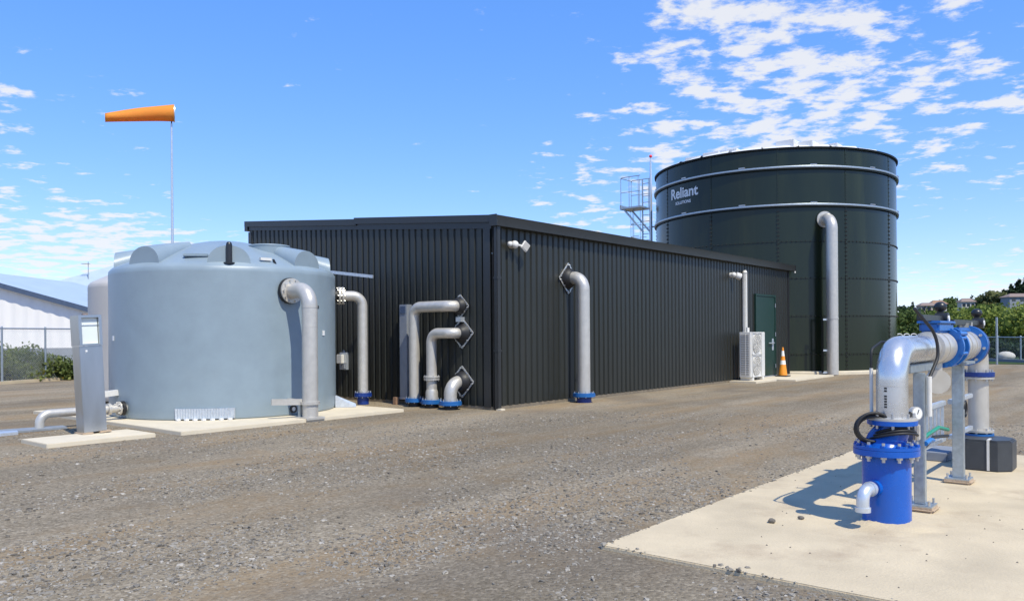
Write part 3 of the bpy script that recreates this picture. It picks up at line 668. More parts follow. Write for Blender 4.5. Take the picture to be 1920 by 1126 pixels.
# ================================================================== KIOSK
KX, KY, KW, KD, KH = -7.17, 2.10, .345, .27, 1.90
t = thing('payment_kiosk', 'tall stainless steel kiosk with white screen on a small slab', 'kiosk', (KX + KW / 2, KY + KD / 2, .06))
t.rotation_euler = (R(-1.2), R(-2.2), 0)
MB().box(KX, KX + KW, KY, KY + KD, .09, 1.42).build('column', 'kiosk_steel', t, bev=.006)
hd = MB().box(KX, KX + KW, KY + .06, KY + KD + .02, 1.424, KH).box(KX, KX + .045, KY - .02, KY + .06, 1.424, KH).box(KX + KW - .045, KX + KW, KY - .02, KY + .06, 1.424, KH).box(KX + .045, KX + KW - .045, KY - .02, KY + .06, 1.86, KH).box(KX + .045, KX + KW - .045, KY - .02, KY + .06, 1.424, 1.45).build('head', 'kiosk_steel', t)
MB().box(KX + .05, KX + KW - .05, KY + .03, KY + .057, 1.455, 1.855).build('screen', 'screen_white', hd)
MB().box(KX + .05, KX + KW - .05, KY + .018, KY + .03, 1.74, 1.75).build('screen_line', 'galv_light', hd)
MB().box(KX + .085, KX + .115, KY - .006, KY, 1.33, 1.36).build('sticker', 'white_paint', t)
MB().box(KX + .12, KX + .20, KY + .1, KY + .16, KH, KH + .03).build('beacon', 'roof_brown', t, bev=.006)
MB().prism([(KX - .03, KY - .03), (KX + .13, KY - .03), (KX + .13, KY + KD + .03), (KX - .03, KY + KD + .03)], .06, .088).build('foot_pad', 'grout', t, bev=.006)
MB().prism([(KX + .23, KY - .03), (KX + KW + .06, KY - .03), (KX + KW + .06, KY + KD + .03), (KX + .23, KY + KD + .03)], .06, .088).build('foot_pad', 'grout', t, bev=.006)
MB().tube([(KX + KW + .012, KY + .12, 1.75), (KX + KW + .02, KY + .13, 1.4), (KX + KW + .035, KY + .14, .8)], .014, 8).build('cable', 'black_rubber', t)
MB().box(KX + KW, KX + KW + .025, KY + .06, KY + .14, 1.56, 1.72).build('reader', 'black_plastic', t)
# light valve bits between kiosk and tank
t = thing('hose_bib', 'small pale hose fitting beside the kiosk at the tank side', 'valve', (-6.0, 4.55, .06))
MB().tube(rounded([(-5.95, 4.55, .55), (-6.02, 4.5, .72), (-5.9, 4.5, .80)], .05, 5), .05, 12).build('body', 'white_plastic', t)
MB().cyl((-5.95, 4.55, .06), (-5.95, 4.55, .56), .03, n=10).build('stem', 'white_plastic', t)
MB().bar((-6.0, 4.35, .50), (-5.68, 4.30, .53), .14, .10).build('tray', 'white_plastic', t)

# ================================================================== WINDSOCK
sx, sy, stp = 1.06, 15.2, 8.74
t = thing('windsock', 'orange windsock blowing left on a thin white pole', 'windsock', (sx, sy, 0))
MB().tube([(sx, sy, 0), (sx, sy, 4), (sx, sy, stp)], .05, 12, True, [.055, .045, .032]).build('pole', 'galv_light', t)
MB().box(sx - .2, sx + .2, sy - .2, sy + .2, 0, .05).build('base_plate', 'galvanised', t, bev=.01)
sw = MB().tube([(sx, sy, stp), (sx, sy, stp + .62)], .02, 8).build('swivel', 'dark_bolt', t)
dw = (-rt * .91 - fw * .40).normalized(); vs = []; fs = []; n = 28; L = 2.10; K = 16
for i in range(K + 1):
    f = i / K; rr = .29 * (1 - f) + .145 * f; cc = Vector((sx, sy, stp + .35)) + dw * (-.10 + L * f) + Vector((0, 0, .015 - .36 * f ** 1.15))
    a = dw.cross(Vector((0, 0, 1))).normalized()
    for k in range(n):
        th = 2 * math.pi * k / n; wv = 1 + .05 * math.sin(3 * th + 5 * f) * f + .03 * math.sin(7 * f + 2 * th)
        vs.append(cc + (a * math.cos(th) + Vector((0, 0, 1)) * math.sin(th)) * rr * wv)
for i in range(K):
    for k in range(n): fs.append((i * n + k, i * n + (k + 1) % n, (i + 1) * n + (k + 1) % n, (i + 1) * n + k))
b = MB(); b.add(vs, fs); sock = b.build('sock', 'sock_orange', t, smooth=60)
sm = sock.modifiers.new('thickness', 'SOLIDIFY'); sm.thickness = .006
MB().ring(Vector((sx, sy, stp + .35)) + dw * -.09, dw, .30, .285, .03).build('mouth_ring', 'galv_light', t)
for sgn in (-1, 1): MB().tube([Vector((sx, sy, stp + .35)), Vector((sx, sy, stp + .35)) - dw * .09 + Vector((0, 0, .29 * sgn))], .01, 6).build('spoke', 'dark_bolt', t)

# ================================================================== BIG BOLTED TANK
GX, GY, GR = 21.259, 2.525, 4.875
big_tank = thing('bolted_steel_tank', 'huge round dark green bolted steel tank with galvanised rings', 'tank', (GX, GY, 0))
LEV = [.12, .745, 2.167, 3.57, 4.933, 6.29, 7.69, 8.40]
SEAM0 = -155.6
def gp_(ang, z, r=GR): return Vector((GX + r * math.cos(R(ang)), GY + r * math.sin(R(ang)), z))
for j in range(len(LEV) - 1):
    z0, z1 = LEV[j], LEV[j + 1]; b = MB(); n = 14; vs = []; fs = []
    # sheet overlaps: upper edge tucks behind the sheet above, one side laps over its neighbour
    for i in range(n + 1):
        a = SEAM0 + 30 * i / n + (-.35 if i == 0 else .35 if i == n else 0); o = .006 if i == n else 0
        vs += [gp_(a, z0 - .03, GR + .004 + o), gp_(a, z0, GR + .003 + o), gp_(a, z1, GR - .004 + o)]
    for i in range(n):
        for q in range(2): fs.append((i * 3 + q, (i + 1) * 3 + q, (i + 1) * 3 + q + 1, i * 3 + q + 1))
    b.add(vs, fs); base = b.build('tank_panel', 'enamel', big_tank, smooth=30)
    for k in range(1, 12): share(base, big_tank, (0, 0, 0), R(30 * k))
# seam strips and bolt rows
for z in LEV[1:5]:
    MB().lathe([(GR + .002, z - .026), (GR + .012, z - .022), (GR + .012, z + .022), (GR + .002, z + .026)], GX, GY, 144).build('seam_strip', 'enamel', big_tank)
for k in range(12):
    a = SEAM0 + 30 * k; b = MB(); w = .40
    vs = []
    for aa, o in ((-w, .002), (-w * .9, .014), (w * .9, .014), (w, .002)):
        vs += [gp_(a + aa, .12, GR + o), gp_(a + aa, 8.38, GR + o)]
    b.add(vs, [(0, 2, 3, 1), (2, 4, 5, 3), (4, 6, 7, 5)]).build('seam_strip', 'enamel', big_tank)
def bolt_rows():
    b = MB(); vis = [a for a in range(0, 360)]
    def bolt(a, z, s=.030):
        n_ = Vector((math.cos(R(a)), math.sin(R(a)), 0)); tt = Vector((-n_.y, n_.x, 0)); c = gp_(a, z, GR + .012); w = Vector((0, 0, 1))
        top = c + n_ * .022
        b.add([c + tt * s, c + w * s, c - tt * s, c - w * s, top + tt * s * .7, top + w * s * .7, top - tt * s * .7, top - w * s * .7],
              [(4, 5, 6, 7), (0, 1, 5, 4), (1, 2, 6, 5), (2, 3, 7, 6), (3, 0, 4, 7)])
    for k in range(12):
        a = SEAM0 + 30 * k
        z = .2
        while z < 8.3:
            if z < LEV[5] : bolt(a - .32, z); bolt(a + .32, z)
            else: bolt(a, z, .016)
            z += .15
    for z in LEV[1:5]:
        for i in range(180): bolt(i * 2.0, z)
    for i in range(300): bolt(i * 1.2, 8.33, .018)
    return b.build('bolts', 'dark_bolt', big_tank, smooth=20, kind='stuff')
bolt_rows()
# galvanised stiffener rings
for z in (LEV[5], LEV[6]):
    rg = MB().lathe([(GR + .01, z - .045), (GR + .085, z - .04), (GR + .09, z - .03), (GR + .09, z + .02), (GR + .085, z + .03), (GR + .01, z + .03)], GX, GY, 144).build('stiffener_ring', 'galvanised', big_tank)
    MB().lathe([(GR + .08, z - .10), (GR + .085, z - .045)], GX, GY, 144).build('ring_lip', 'enamel_seam', rg)
    for k in range(12):
        a = SEAM0 + 15 + 30 * k
        for da in (-1.0, -.3, .3, 1.0):
            p = gp_(a + da, z + .055, GR + .06); MB().box(p.x - .03, p.x + .03, p.y - .03, p.y + .03, z + .046, z + .085).build('splice_bolt', 'bolt_steel', rg)
MB().lathe([(GR - .02, 8.36), (GR + .06, 8.36), (GR + .065, 8.42), (GR - .02, 8.425)], GX, GY, 144).build('top_rim', 'enamel_seam', big_tank)
# pale roof sheets standing just above the rim
for k in range(24):
    a0 = 15 * k + 4; b = MB(); vs = [gp_(a0, 8.40, GR - .04), gp_(a0 + 13.6, 8.40, GR - .04), gp_(a0 + 13.6, 8.56, GR - .22), gp_(a0, 8.52, GR - .22), gp_(a0 + 13.6, 9.0, .3), gp_(a0, 8.97, .3)]
    b.add(vs, [(0, 1, 2, 3), (3, 2, 4, 5)]).build('roof_sheet', 'white_paint', big_tank)
for a, h in ((-178, .12), (-150, .26), (-141, .2), (172, .14), (160, .12), (-128, .12)):
    p = gp_(a, 8.5, GR - .6); MB().box(p.x - .35, p.x + .35, p.y - .35, p.y + .35, 8.45, 8.50 + h).build('roof_hatch', 'white_paint', big_tank, bev=.02)
# concrete ring beam
MB().lathe([(GR - .1, -.05), (GR + .34, -.05), (GR + .34, .10), (GR + .32, .12), (GR - .1, .125)], GX, GY, 144).build('ring_beam', 'concrete_pale', big_tank)
# lettering bent on to the wall
def lettering(text, size, ang, z, mt, name):
    cu_ = bpy.data.curves.new(name, 'FONT'); cu_.body = text; cu_.size = size; cu_.extrude = .004; cu_.align_x = 'LEFT'; cu_.offset = size * .024
    tmp = bpy.data.objects.new(name, cu_); COL.objects.link(tmp); dg = bpy.context.evaluated_depsgraph_get(); me = bpy.data.meshes.new_from_object(tmp.evaluated_get(dg))
    bpy.data.objects.remove(tmp); 
    bm = bmesh.new(); bm.from_mesh(me); bmesh.ops.subdivide_edges(bm, edges=[e for e in bm.edges if e.calc_length() > size * .3], cuts=2)
    for v in bm.verts:
        x, y, zz3 = v.co; q = gp_(ang + math.degrees(x / GR), z + y, GR + .018 + zz3); v.co = q - Vector((GX, GY, 0))
    bm.to_mesh(me); bm.free(); me.materials.append(MATS[mt]); o = bpy.data.objects.new(name, me); COL.objects.link(o); o.parent = big_tank; ORI[o.name] = ORI[big_tank.name]; return o
lettering('Reliant', .58, 148.6, 7.02, 'white_paint', 'lettering'); lettering('SOLUTIONS', .17, 152.5, 6.76, 'white_paint', 'lettering')
# overflow pipe on the big tank
qa = R(-136); d_ = Vector((math.cos(qa), math.sin(qa), 0)); c_ = Vector((GX, GY, 0)); q0 = c_ + d_ * (GR - .02); q1 = c_ + d_ * (GR + .60); zc = 5.72; r = .205
t = thing('overflow_pipe', 'very tall pale pipe standing against the big dark green tank', 'pipe', (q1.x, q1.y, 0))
MB().tube(rounded([(q0.x, q0.y, zc), (q1.x, q1.y, zc), (q1.x, q1.y, .02)], [.42], 14), r, 32).build('pipe', 'stainless', t)
MB().ring((*(c_ + d_ * (GR + .06))[:2], zc), d_, .30, .2, .05).build('flange', 'stainless', t)
band(t, (q1.x, q1.y, 2.05), (0, 0, 1), r, .04, 1.06); band(t, (q1.x, q1.y, 4.4), (0, 0, 1), r, .015, 1.015)
bk = MB().box(q1.x - .05, q1.x + .05, q1.y - .05, q1.y + .05, .05, .06).build('foot', 'stainless', t)
sd_ = (-rt) * .36
br_ = thing('pipe_bracket', 'upright stand-off bracket left of the tall overflow pipe', 'bracket', (q1.x + sd_.x, q1.y + sd_.y, 0))
MB().bar((q1.x + sd_.x, q1.y + sd_.y, .1), (q1.x + sd_.x, q1.y + sd_.y, 2.08), .06, .06, (1, 0, 0)).build('upright', 'enamel_seam', br_)
for z in (2.02, .9, .1): MB().bar((q1.x + sd_.x, q1.y + sd_.y, z), (q1.x + sd_.x * .5, q1.y + sd_.y * .5, z), .05, .06).build('arm', 'galv_light', br_)

# ladder platform beside the tank
lx, ly = 21.0, 8.35
t = thing('access_ladder', 'caged access ladder and landing on the left of the big tank', 'ladder', (lx, ly, 0))
for dy in (-.05, .35): MB().bar((lx, ly + dy, 0), (lx, ly + dy, 8.9), .05, .05, (1, 0, 0)).build('stile', 'galvanised', t)
for k in range(29): MB().cyl((lx, ly - .05, .3 + .3 * k), (lx, ly + .35, .3 + .3 * k), .015, n=8).build('rung', 'galvanised', t)
pf = MB().box(lx - .5, lx + .5, ly + .2, ly + 1.28, 7.52, 7.60).build('landing', 'galvanised', t)
MB().box(lx - .52, lx + .52, ly + 1.28, ly + 1.30, 7.5, 7.72).build('kick_plate', 'galvanised', pf)
MB().bar((lx - .4, ly + 1.15, 7.52), (lx - .4, ly + .1, 6.35), .07, .07).build('brace', 'galvanised', pf); MB().bar((lx + .4, ly + 1.15, 7.52), (lx + .4, ly + .1, 6.35), .07, .07).build('brace', 'galvanised', pf)
for x in (lx - .48, lx + .48):
    for y in (ly + .3, ly + .8, ly + 1.26): MB().cyl((x, y, 7.6), (x, y, 9.0), .018, n=8).build('rail_post', 'galvanised', t)
    MB().tube(rounded([(x, ly + .2, 9.02), (x, ly + 1.26, 9.02), (x, ly + 1.26, 8.9)], .08, 4), .02, 8).build('hand_rail', 'galvanised', t); MB().cyl((x, ly + .2, 8.3), (x, ly + 1.26, 8.3), .015, n=8).build('knee_rail', 'galvanised', t)
MB().cyl((lx - .48, ly + 1.26, 9.0), (lx + .48, ly + 1.26, 9.0), .02, n=8).build('hand_rail', 'galvanised', t)
for z in (4.8, 5.5, 6.2, 6.8):
    pts = [(lx - .35 * math.cos(R(q)), ly + .35 + .62 * math.sin(R(q)), z) for q in range(0, 181, 20)]; MB().tube(pts, .014, 6).build('cage_hoop', 'galvanised', t)
for q in (30, 75, 105, 150): MB().cyl((lx - .35 * math.cos(R(q)), ly + .35 + .62 * math.sin(R(q)), 4.6), (lx - .35 * math.cos(R(q)), ly + .35 + .62 * math.sin(R(q)), 7.5), .011, n=6).build('cage_bar', 'galvanised', t)
for z in (2, 4.4, 6.6): MB().bar((lx, ly, z), (lx, 7.3, z), .06, .06).build('wall_bracket', 'galvanised', t)
t = thing('antenna_mast', 'thin mast with a red tip beside the ladder landing', 'mast', (lx - .1, ly - .16, 0))
MB().tube([(lx - .1, ly - .16, 0), (lx - .1, ly - .16, 8.9), (lx - .1, ly - .16, 9.85)], .06, 10, True, [.08, .06, .035]).build('mast', 'galv_light', t)
MB().sphere((lx - .1, ly - .16, 9.92), .075, 8).build('beacon', 'red', t)

# ================================================================== PIPE SKID
YA = -9.09; ZP = 1.43; X1, X2 = -5.62, -1.98; YR = YA + .04; XR = X1 - .02
t = thing('pipe_manifold', 'stainless and blue pipe manifold on galvanised posts on the concrete slab', 'pipe manifold', (X1, YA, .06))
rb = .180
riser = MB().lathe([(rb, .05), (rb, .62)], XR, YR, 56).build('riser', 'royal_blue', t)
MB().lathe([(rb + .02, .052), (rb + .016, .085), (rb - .01, .088)], XR, YR, 56).build('paint_edge', 'mortar_white', riser)
b = MB(); pr = []
for i, (rr, z) in enumerate([(rb - .06, .10), (rb + .03, .095), (rb + .08, .085), (rb + .15, .07), (rb + .22, .061), (rb + .27, .055)]): pr.append((rr, z))
b.lathe(pr, XR + .02, YR - .03, 40); b.v = [(x + .03 * math.sin(23 * y + 9 * x), y + .03 * math.sin(19 * x), z + rng.uniform(-.006, .006) * (z > .056)) for x, y, z in b.v]; b.build('mortar_mound', 'concrete', t, smooth=60)
f1 = MB().ring((XR, YR, .635), (0, 0, 1), .245, .1, .045, 56).build('flange', 'royal_blue', t); f2 = MB().ring((XR, YR, .672), (0, 0, 1), .243, .1, .024, 56).build('flange', 'royal_blue', t)
bolts('bolt', (XR, YR, .645), (0, 0, 1), .217, 12, f1, r=.013, L=.15, phase=.3); 
for k in range(12):
    th = 2 * math.pi * (k + .3) / 12; x, y = XR + .217 * math.cos(th), YR + .217 * math.sin(th)
    MB().cyl((x, y, .595), (x, y, .612), .024, n=6).build('nut', 'bolt_steel', f1); MB().cyl((x, y, .685), (x, y, .70), .022, n=6).build('nut', 'royal_blue', f1)
nk = MB().tube([(XR, YR, .684), (XR, YR, .72), (X1, YA, .80), (X1, YA, .85)], .13, 40, False, [.17, .142, .128, .128]).build('reducer', 'royal_blue', t)
f3 = MB().ring((X1, YA, .865), (0, 0, 1), .185, .1, .034, 48).build('flange', 'royal_blue', t); f4 = MB().ring((X1, YA, .893), (0, 0, 1), .18, .1, .020, 48).build('flange', 'stainless', t)
bolts('bolt', (X1, YA, .88), (0, 0, 1), .155, 8, f3, r=.012, L=.12, phase=.35)
rp = .117
MB().tube(rounded([(X1, YA, .90), (X1, YA, ZP), (-4.40, YA, ZP)], [.235], 16), rp, 44).build('pipe', 'stainless_bright', t)
band(t, (X1, YA, 1.155), (0, 0, 1), rp, .010, 1.012, 'stainless_bright'); band(t, (-5.36, YA, ZP), (1, 0, 0), rp, .010, 1.012, 'stainless_bright')
# pipe print: short dark stencil marks up the riser pipe
for k in range(7): 
    th = R(171 - 0); z = .985 + k * .021 + (.02 if k > 4 else 0); x, y = X1 + (rp + .0015) * math.cos(th), YA + (rp + .0015) * math.sin(th)
    MB().box(x - .001, x + .003, y - .010, y + .010, z, z + .014).build('stencil_mark', 'dark_bolt', t)
# drain elbow
dv = Vector((-.97, .24, 0)).normalized(); p0 = Vector((XR, YR, .36)) + dv * (rb - .02)
dk = MB().cyl(p0, p0 + dv * .05, .064, n=24).build('drain_socket', 'royal_blue', t)
de = MB().tube(rounded([p0 + dv * .04, p0 + dv * .19, p0 + dv * .19 + Vector((0, 0, -.16))], [.075], 8), .048, 24).build('drain_elbow', 'galv_light', t)
MB().ring(p0 + dv * .085, dv, .058, .035, .03).build('elbow_band', 'galv_light', de); MB().ring(p0 + dv * .19 + Vector((0, 0, -.145)), (0, 0, 1), .058, .03, .035).build('elbow_band', 'galv_light', de)
# barrels, couplings and valves along the run
def ringx(x, ro, ri, th, mt, name='flange', par=t): return MB().ring((x, YA, ZP), (1, 0, 0), ro, ri, th, 48).build(name, mt, par)
ringx(-4.42, .15, .1, .018, 'stainless')
MB().tube([(-4.40, YA, ZP), (-4.34, YA, ZP), (-3.92, YA, ZP)], .15, 44, True, [.14, .152, .152]).build('barrel', 'stainless', t)
ringx(-4.24, .158, .14, .02, 'stainless', 'weld_band')
va = ringx(-3.86, .20, .1, .05, 'valve_blue', 'valve_body'); bolts('bolt', (-3.78, YA, ZP), (1, 0, 0), .19, 8, va, 'valve_blue', r=.017, L=.22, phase=.4)
ringx(-3.74, .15, .1, .17, 'black_rubber', 'gasket', va); ringx(-3.62, .20, .1, .05, 'valve_blue', 'flange', va)
ringx(-3.55, .19, .1, .04, 'valve_blue', 'flange', va)
for k in (0, 2, 5): 
    th = R(60 * k + 20); c = Vector((-3.72, YA + .2 * math.cos(th), ZP + .2 * math.sin(th))); MB().cyl(c - Vector((.16, 0, 0)), c + Vector((.16, 0, 0)), .022, n=10).build('tie_rod', 'valve_blue', va)
MB().box(-4.36, -3.74, YA - .085, YA + .085, ZP + .14, ZP + .235).build('bonnet', 'valve_blue', va, bev=.02)
MB().box(-4.38, -3.72, YA - .10, YA + .10, ZP + .226, ZP + .25).build('bonnet_plate', 'valve_blue', va, bev=.006)
MB().tube([(-3.53, YA, ZP), (-2.72, YA, ZP)], .155, 44).build('barrel', 'stainless', t)
ringx(-3.2, .162, .14, .03, 'stainless', 'weld_band'); ringx(-2.95, .162, .14, .03, 'stainless', 'weld_band')
fb = ringx(-2.70, .215, .1, .05, 'valve_blue'); ringx(-2.63, .215, .1, .05, 'flange_navy'); bolts('bolt', (-2.66, YA, ZP), (1, 0, 0), .185, 8, fb, 'bolt_steel', r=.016, L=.2, phase=.2)
MB().box(-3.34, -2.80, YA - .07, YA + .07, ZP + .14, ZP + .19).build('bonnet', 'valve_blue', t, bev=.015)
MB().cyl((-2.78, YA, ZP + .12), (-2.78, YA, ZP + .24), .05, n=16).build('test_port', 'brass', t)
def lever(x0, x1, z, y):
    lv = MB().box(x0, x1, y - .028, y + .028, z - .028, z + .028).build('valve_lever', 'black_plastic', t, bev=.006)
    MB().cyl((x1 - .0, y + .05, z), (x1 - .0, y - .06, z), .06, n=22).build('hub', 'black_plastic', lv)
    MB().cyl((x1 - .0, y - .06, z), (x1 - .0, y - .068, z), .03, n=18).build('hub_cap', 'white_paint', lv)
    MB().cyl((x1 + .05, y + .02, z + .02), (x1 + .05, y + .02, z + .08), .03, n=12).build('knob_stem', 'black_plastic', lv)
    MB().sphere((x1 + .05, y + .02, z + .115), .058, 10, .9).build('knob', 'black_plastic', lv)
lever(-4.70, -3.84, ZP + .275, YA); lever(-3.42, -1.98, ZP + .245, YA)
MB().cyl((-3.84, YA, ZP + .19), (-3.84, YA, ZP + .24), .035, n=14).build('spindle', 'stainless', t); MB().cyl((-2.5, YA, ZP + .1), (-2.5, YA, ZP + .25), .035, n=14).build('spindle', 'stainless', t)
rq = .105
MB().tube(rounded([(-2.72, YA, ZP), (X2, YA, ZP), (X2, YA, .44)], [.24], 14), rq, 40).build('pipe', 'stainless', t)
ff = MB().ring((X2, YA, 1.09), (0, 0, 1), .165, .09, .05, 40).build('flange', 'flange_navy', t); MB().ring((X2, YA, 1.05), (0, 0, 1), .16, .09, .022, 40).build('flange', 'stainless', t); bolts('bolt', (X2, YA, 1.08), (0, 0, 1), .138, 8, ff, r=.012, L=.13)
ff = MB().ring((X2, YA, .445), (0, 0, 1), .155, .09, .024, 40).build('flange', 'stainless', t); MB().ring((X2, YA, .40), (0, 0, 1), .155, .09, .035, 40).build('flange', 'flange_cyan', t); bolts('bolt', (X2, YA, .42), (0, 0, 1), .132, 8, ff, r=.012, L=.12)
MB().cyl((X2, YA, .30), (X2, YA, .385), .11, n=28).build('foot_spool', 'black_rubber', t)
# blank branch below
bd = Vector((-.86, -.5, -.08)).normalized(); bc = Vector((-4.12, YA, 1.12))
MB().cyl((-4.12, YA, ZP - .1), (-4.12, YA, 1.06), .06, n=24).build('branch', 'stainless', t)
MB().cyl(bc + bd * .05, bc + bd * .075, .112, n=40).build('blank_flange', 'stainless', t)
# posts, saddles and cable ladder
def post(x, y, ztop, w=.058):
    fg = MB().prism([(x - .13, y - .13), (x + .13, y - .13), (x + .13, y + .13), (x - .13, y + .13)], .058, .10).build('grout_pad', 'grout', t, bev=.018)
    po = MB().box(x - w, x + w, y - w, y + w, .112, ztop).build('post', 'galvanised', t, bev=.008)
    MB().box(x - .11, x + .11, y - .11, y + .11, .10, .112).build('base_plate', 'galvanised', po)
    for sx_ in (-1, 1):
        for sy_ in (-1, 1): MB().cyl((x + .085 * sx_, y + .085 * sy_, .11), (x + .085 * sx_, y + .085 * sy_, .155), .011, n=6).build('anchor_bolt', 'bolt_steel', po)
    return po
post(-4.95, -9.14, 1.23, .043); post(-3.36, -9.14, 1.25, .050)
MB().box(-5.24, -4.30, YA - .05, YA + .05, 1.235, 1.305).build('saddle_beam', 'galvanised', t, bev=.006)
MB().box(-3.55, -3.10, YA - .16, YA + .16, 1.252, 1.28).build('saddle_plate', 'galvanised', t, bev=.004)
cl_ = MB().bar((-4.88, YA + .07, .86), (-3.42, YA + .07, .86), .05, .05).build('cable_ladder', 'galv_light', t, bev=.008)
MB().bar((-4.88, YA + .07, .50), (-3.42, YA + .07, .50), .04, .04).build('lower_rail', 'galv_light', cl_)
for k in range(9): x = -4.80 + k * .165; MB().box(x - .012, x + .012, YA + .058, YA + .082, .52, .84).build('rung', 'galv_light', cl_)
cl2 = MB().bar((-3.28, YA + .04, .86), (-2.2, YA + .04, .86), .05, .05).build('cable_ladder', 'galv_light', t, bev=.008); MB().bar((-3.28, YA + .04, .50), (-2.2, YA + .04, .50), .04, .04).build('lower_rail', 'galv_light', cl2)
MB().tube([(-4.7, YA + .02, .60), (-4.3, YA + .03, .63), (-3.9, YA + .02, .66), (-3.5, YA + .02, .60)], .018, 10).build('hose', 'hose_green', t)
MB().tube([(-4.98, YA - .10, .63), (-4.8, YA - .10, .645), (-4.62, YA - .08, .62)], .02, 10).build('hose', 'hose_blue', t)
MB().tube([(-4.70, YA - .03, .56), (-4.2, YA + .0, .6), (-3.6, YA - .0, .55)], .016, 8).build('cable', 'black_rubber', t)
# conduits and cables
MB().cyl((-4.93, YA - .12, .86), (-4.93, YA - .12, 1.20), .022, n=14).build('conduit', 'white_plastic', t)
MB().tube(rounded([(-4.93, YA - .12, 1.18), (-4.78, YA - .16, 1.36), (-4.76, YA - .15, 1.55), (-4.98, YA - .02, 1.78)], [.15, .25], 8), .014, 10).build('cable', 'black_rubber', t)
MB().cyl((X1 - .02, YA + .15, .90), (X1 - .02, YA + .15, 1.29), .014, n=12).build('conduit', 'white_plastic', t)
MB().tube(rounded([(X1 - .02, YA + .15, 1.28), (X1 - .02, YA + .15, 1.44), (X1 + .2, YA + .13, 1.50), (X1 + .5, YA + .12, 1.49)], [.06, .1], 6), .010, 10).build('cable', 'black_rubber', t)
MB().tube([(-3.30 + .06 * math.cos(R(q)), YA - .10, .80 + .075 * math.sin(R(q))) for q in range(-100, 200, 20)], .013, 8).build('cable', 'black_rubber', t)
# gauge tree
gx, gy = X1 + .27, YA - .10
gt = MB().cyl((X1 + .1, YA - .05, .75), (gx + .02, gy, .75), .022, n=12).build('gauge_tree', 'stainless', t)
MB().box(gx - .05, gx + .03, gy - .04, gy + .03, .70, .83).build('block_valve', 'stainless', gt, bev=.008)
MB().box(gx - .14, gx - .07, gy - .035, gy + .03, .70, .78).build('block_valve', 'brass', gt, bev=.012)
MB().cyl((gx, gy, .83), (gx, gy, .87), .016, n=10).build('stem', 'brass', gt)
gdir = Vector((-.55, -.82, .05)).normalized(); gc = Vector((gx + .03, gy, .915))
MB().cyl(gc - gdir * .02, gc + gdir * .02, .055, n=28).build('gauge_case', 'stainless', gt); MB().cyl(gc + gdir * .02, gc + gdir * .0225, .046, n=28).build('gauge_dial', 'dial', gt)
MB().bar(gc + gdir * .025 + Vector((0, 0, -.005)), gc + gdir * .025 + Vector((.012, -.008, .032)), .005, .003, gdir).build('needle', 'dark_bolt', gt)
MB().bar((gx - .2, gy - .0, .93), (gx - .1, gy - .02, .88), .03, .04).build('tap_lever', 'black_plastic', gt)
# coil of cable on the flange
t2 = thing('cable_coil', 'coil of thick black cable resting on the blue flange', 'cable coil', (X1 - .12, YA + .09, .69))
for j, (rr, dz, tilt, off) in enumerate(((.128, 0, .15, 0), (.134, .012, .10, .018), (.124, .0, .2, .036), (.138, .02, .05, .052), (.120, .01, .12, -.018))):
    pts = []
    for q in range(0, 361, 15):
        a = R(q); lx_ = rr * math.cos(a); lz_ = rr * math.sin(a) * .82
        pts.append(Vector((X1 - .15, YA + .10, .812 + dz)) + Vector((.62, -.75, 0)) * lx_ + Vector((-.75, -.62, 0)) * (-.035 + off + tilt * lx_) + Vector((0, 0, lz_)))
    MB().tube(pts, .012, 10).build('cable_loop', 'black_rubber', t2)
for j, rr in enumerate((.15, .165, .18)):
    pts = [Vector((X1, YA, .79 - .02 * j)) + Vector((rr * math.cos(R(q)), rr * math.sin(R(q)), .045 * math.sin(R((q - 150) * 1.2)))) for q in range(110, 290, 12)]
    MB().tube(pts, .011, 10).build('cable_loop', 'black_rubber', t2)
# black plinth box under the far leg
kx, ky = -2.20, -9.20; t3 = thing('plinth_box', 'dark grey octagonal plinth box with a white strap under far pipe leg', 'plinth', (kx, ky, .06))
o8 = [(.27, -.15), (.27, .15), (.15, .27), (-.15, .27), (-.27, .15), (-.27, -.15), (-.15, -.27), (.15, -.27)]
MB().prism([(kx + a, ky + c) for a, c in o8], .06, .385).build('box', 'grey_box', t3, bev=.012)
MB().prism([(kx + a * .9, ky + c * .9) for a, c in o8], .386, .395).build('lid', 'grey_box', t3)
b = MB(); e0 = Vector((kx - .275, ky - .06, 0)); b.bar(e0 + Vector((0, 0, .07)), e0 + Vector((0, 0, .40)),   .008, .025, (0, 1, 0)); b.bar(e0 + Vector((0, 0, .40)), Vector((kx - .13, ky - .06, .402)), .025, .008); b.build('strap', 'white_plastic', t3)
MB().box(-2.05, -1.35, -8.78, -8.5, .058, .16).build('concrete_block', 'wall_grey', None, bev=.01, label='low grey concrete block on the slab behind the pipe posts', category='block')
# two stones and crumbs on the slab
def stone(x, y, s, label=None):
    b = MB().sphere((x, y, .06 + s * .55), s, 6, .65); b.v = [(px + s * .25 * math.sin(21 * pz / s + 3 * px / s), py + s * .2 * math.sin(5 * px / s + 1), max(.058, pz)) for px, py, pz in b.v]
    o = b.build('stone', 'pebble', None, smooth=30); o['label'] = label; o['category'] = 'stone'; o['group'] = 'loose stones on the slab'
stone(-6.19, -8.33, .030, 'larger of two loose dark stones on the slab left of blue riser'); stone(-5.93, -8.47, .025, 'smaller of two loose dark stones on the slab, nearer the riser')
def crumbs():
    b = MB(); 
    for _ in range(80):
        x = rng.uniform(-7.5, -3); y = rng.uniform(-11, -7.8); s = rng.uniform(.003, .009)
        b.add([(x - s, y, .061), (x, y - s, .061), (x + s, y, .061), (x, y + s, .061), (x, y, .061 + s)], [(0, 1, 4), (1, 2, 4), (2, 3, 4), (3, 0, 4)])
    b.build('grit', 'pebble', None, kind='stuff', label='scattered grit and crumbs on the concrete slab', category='grit')
crumbs()

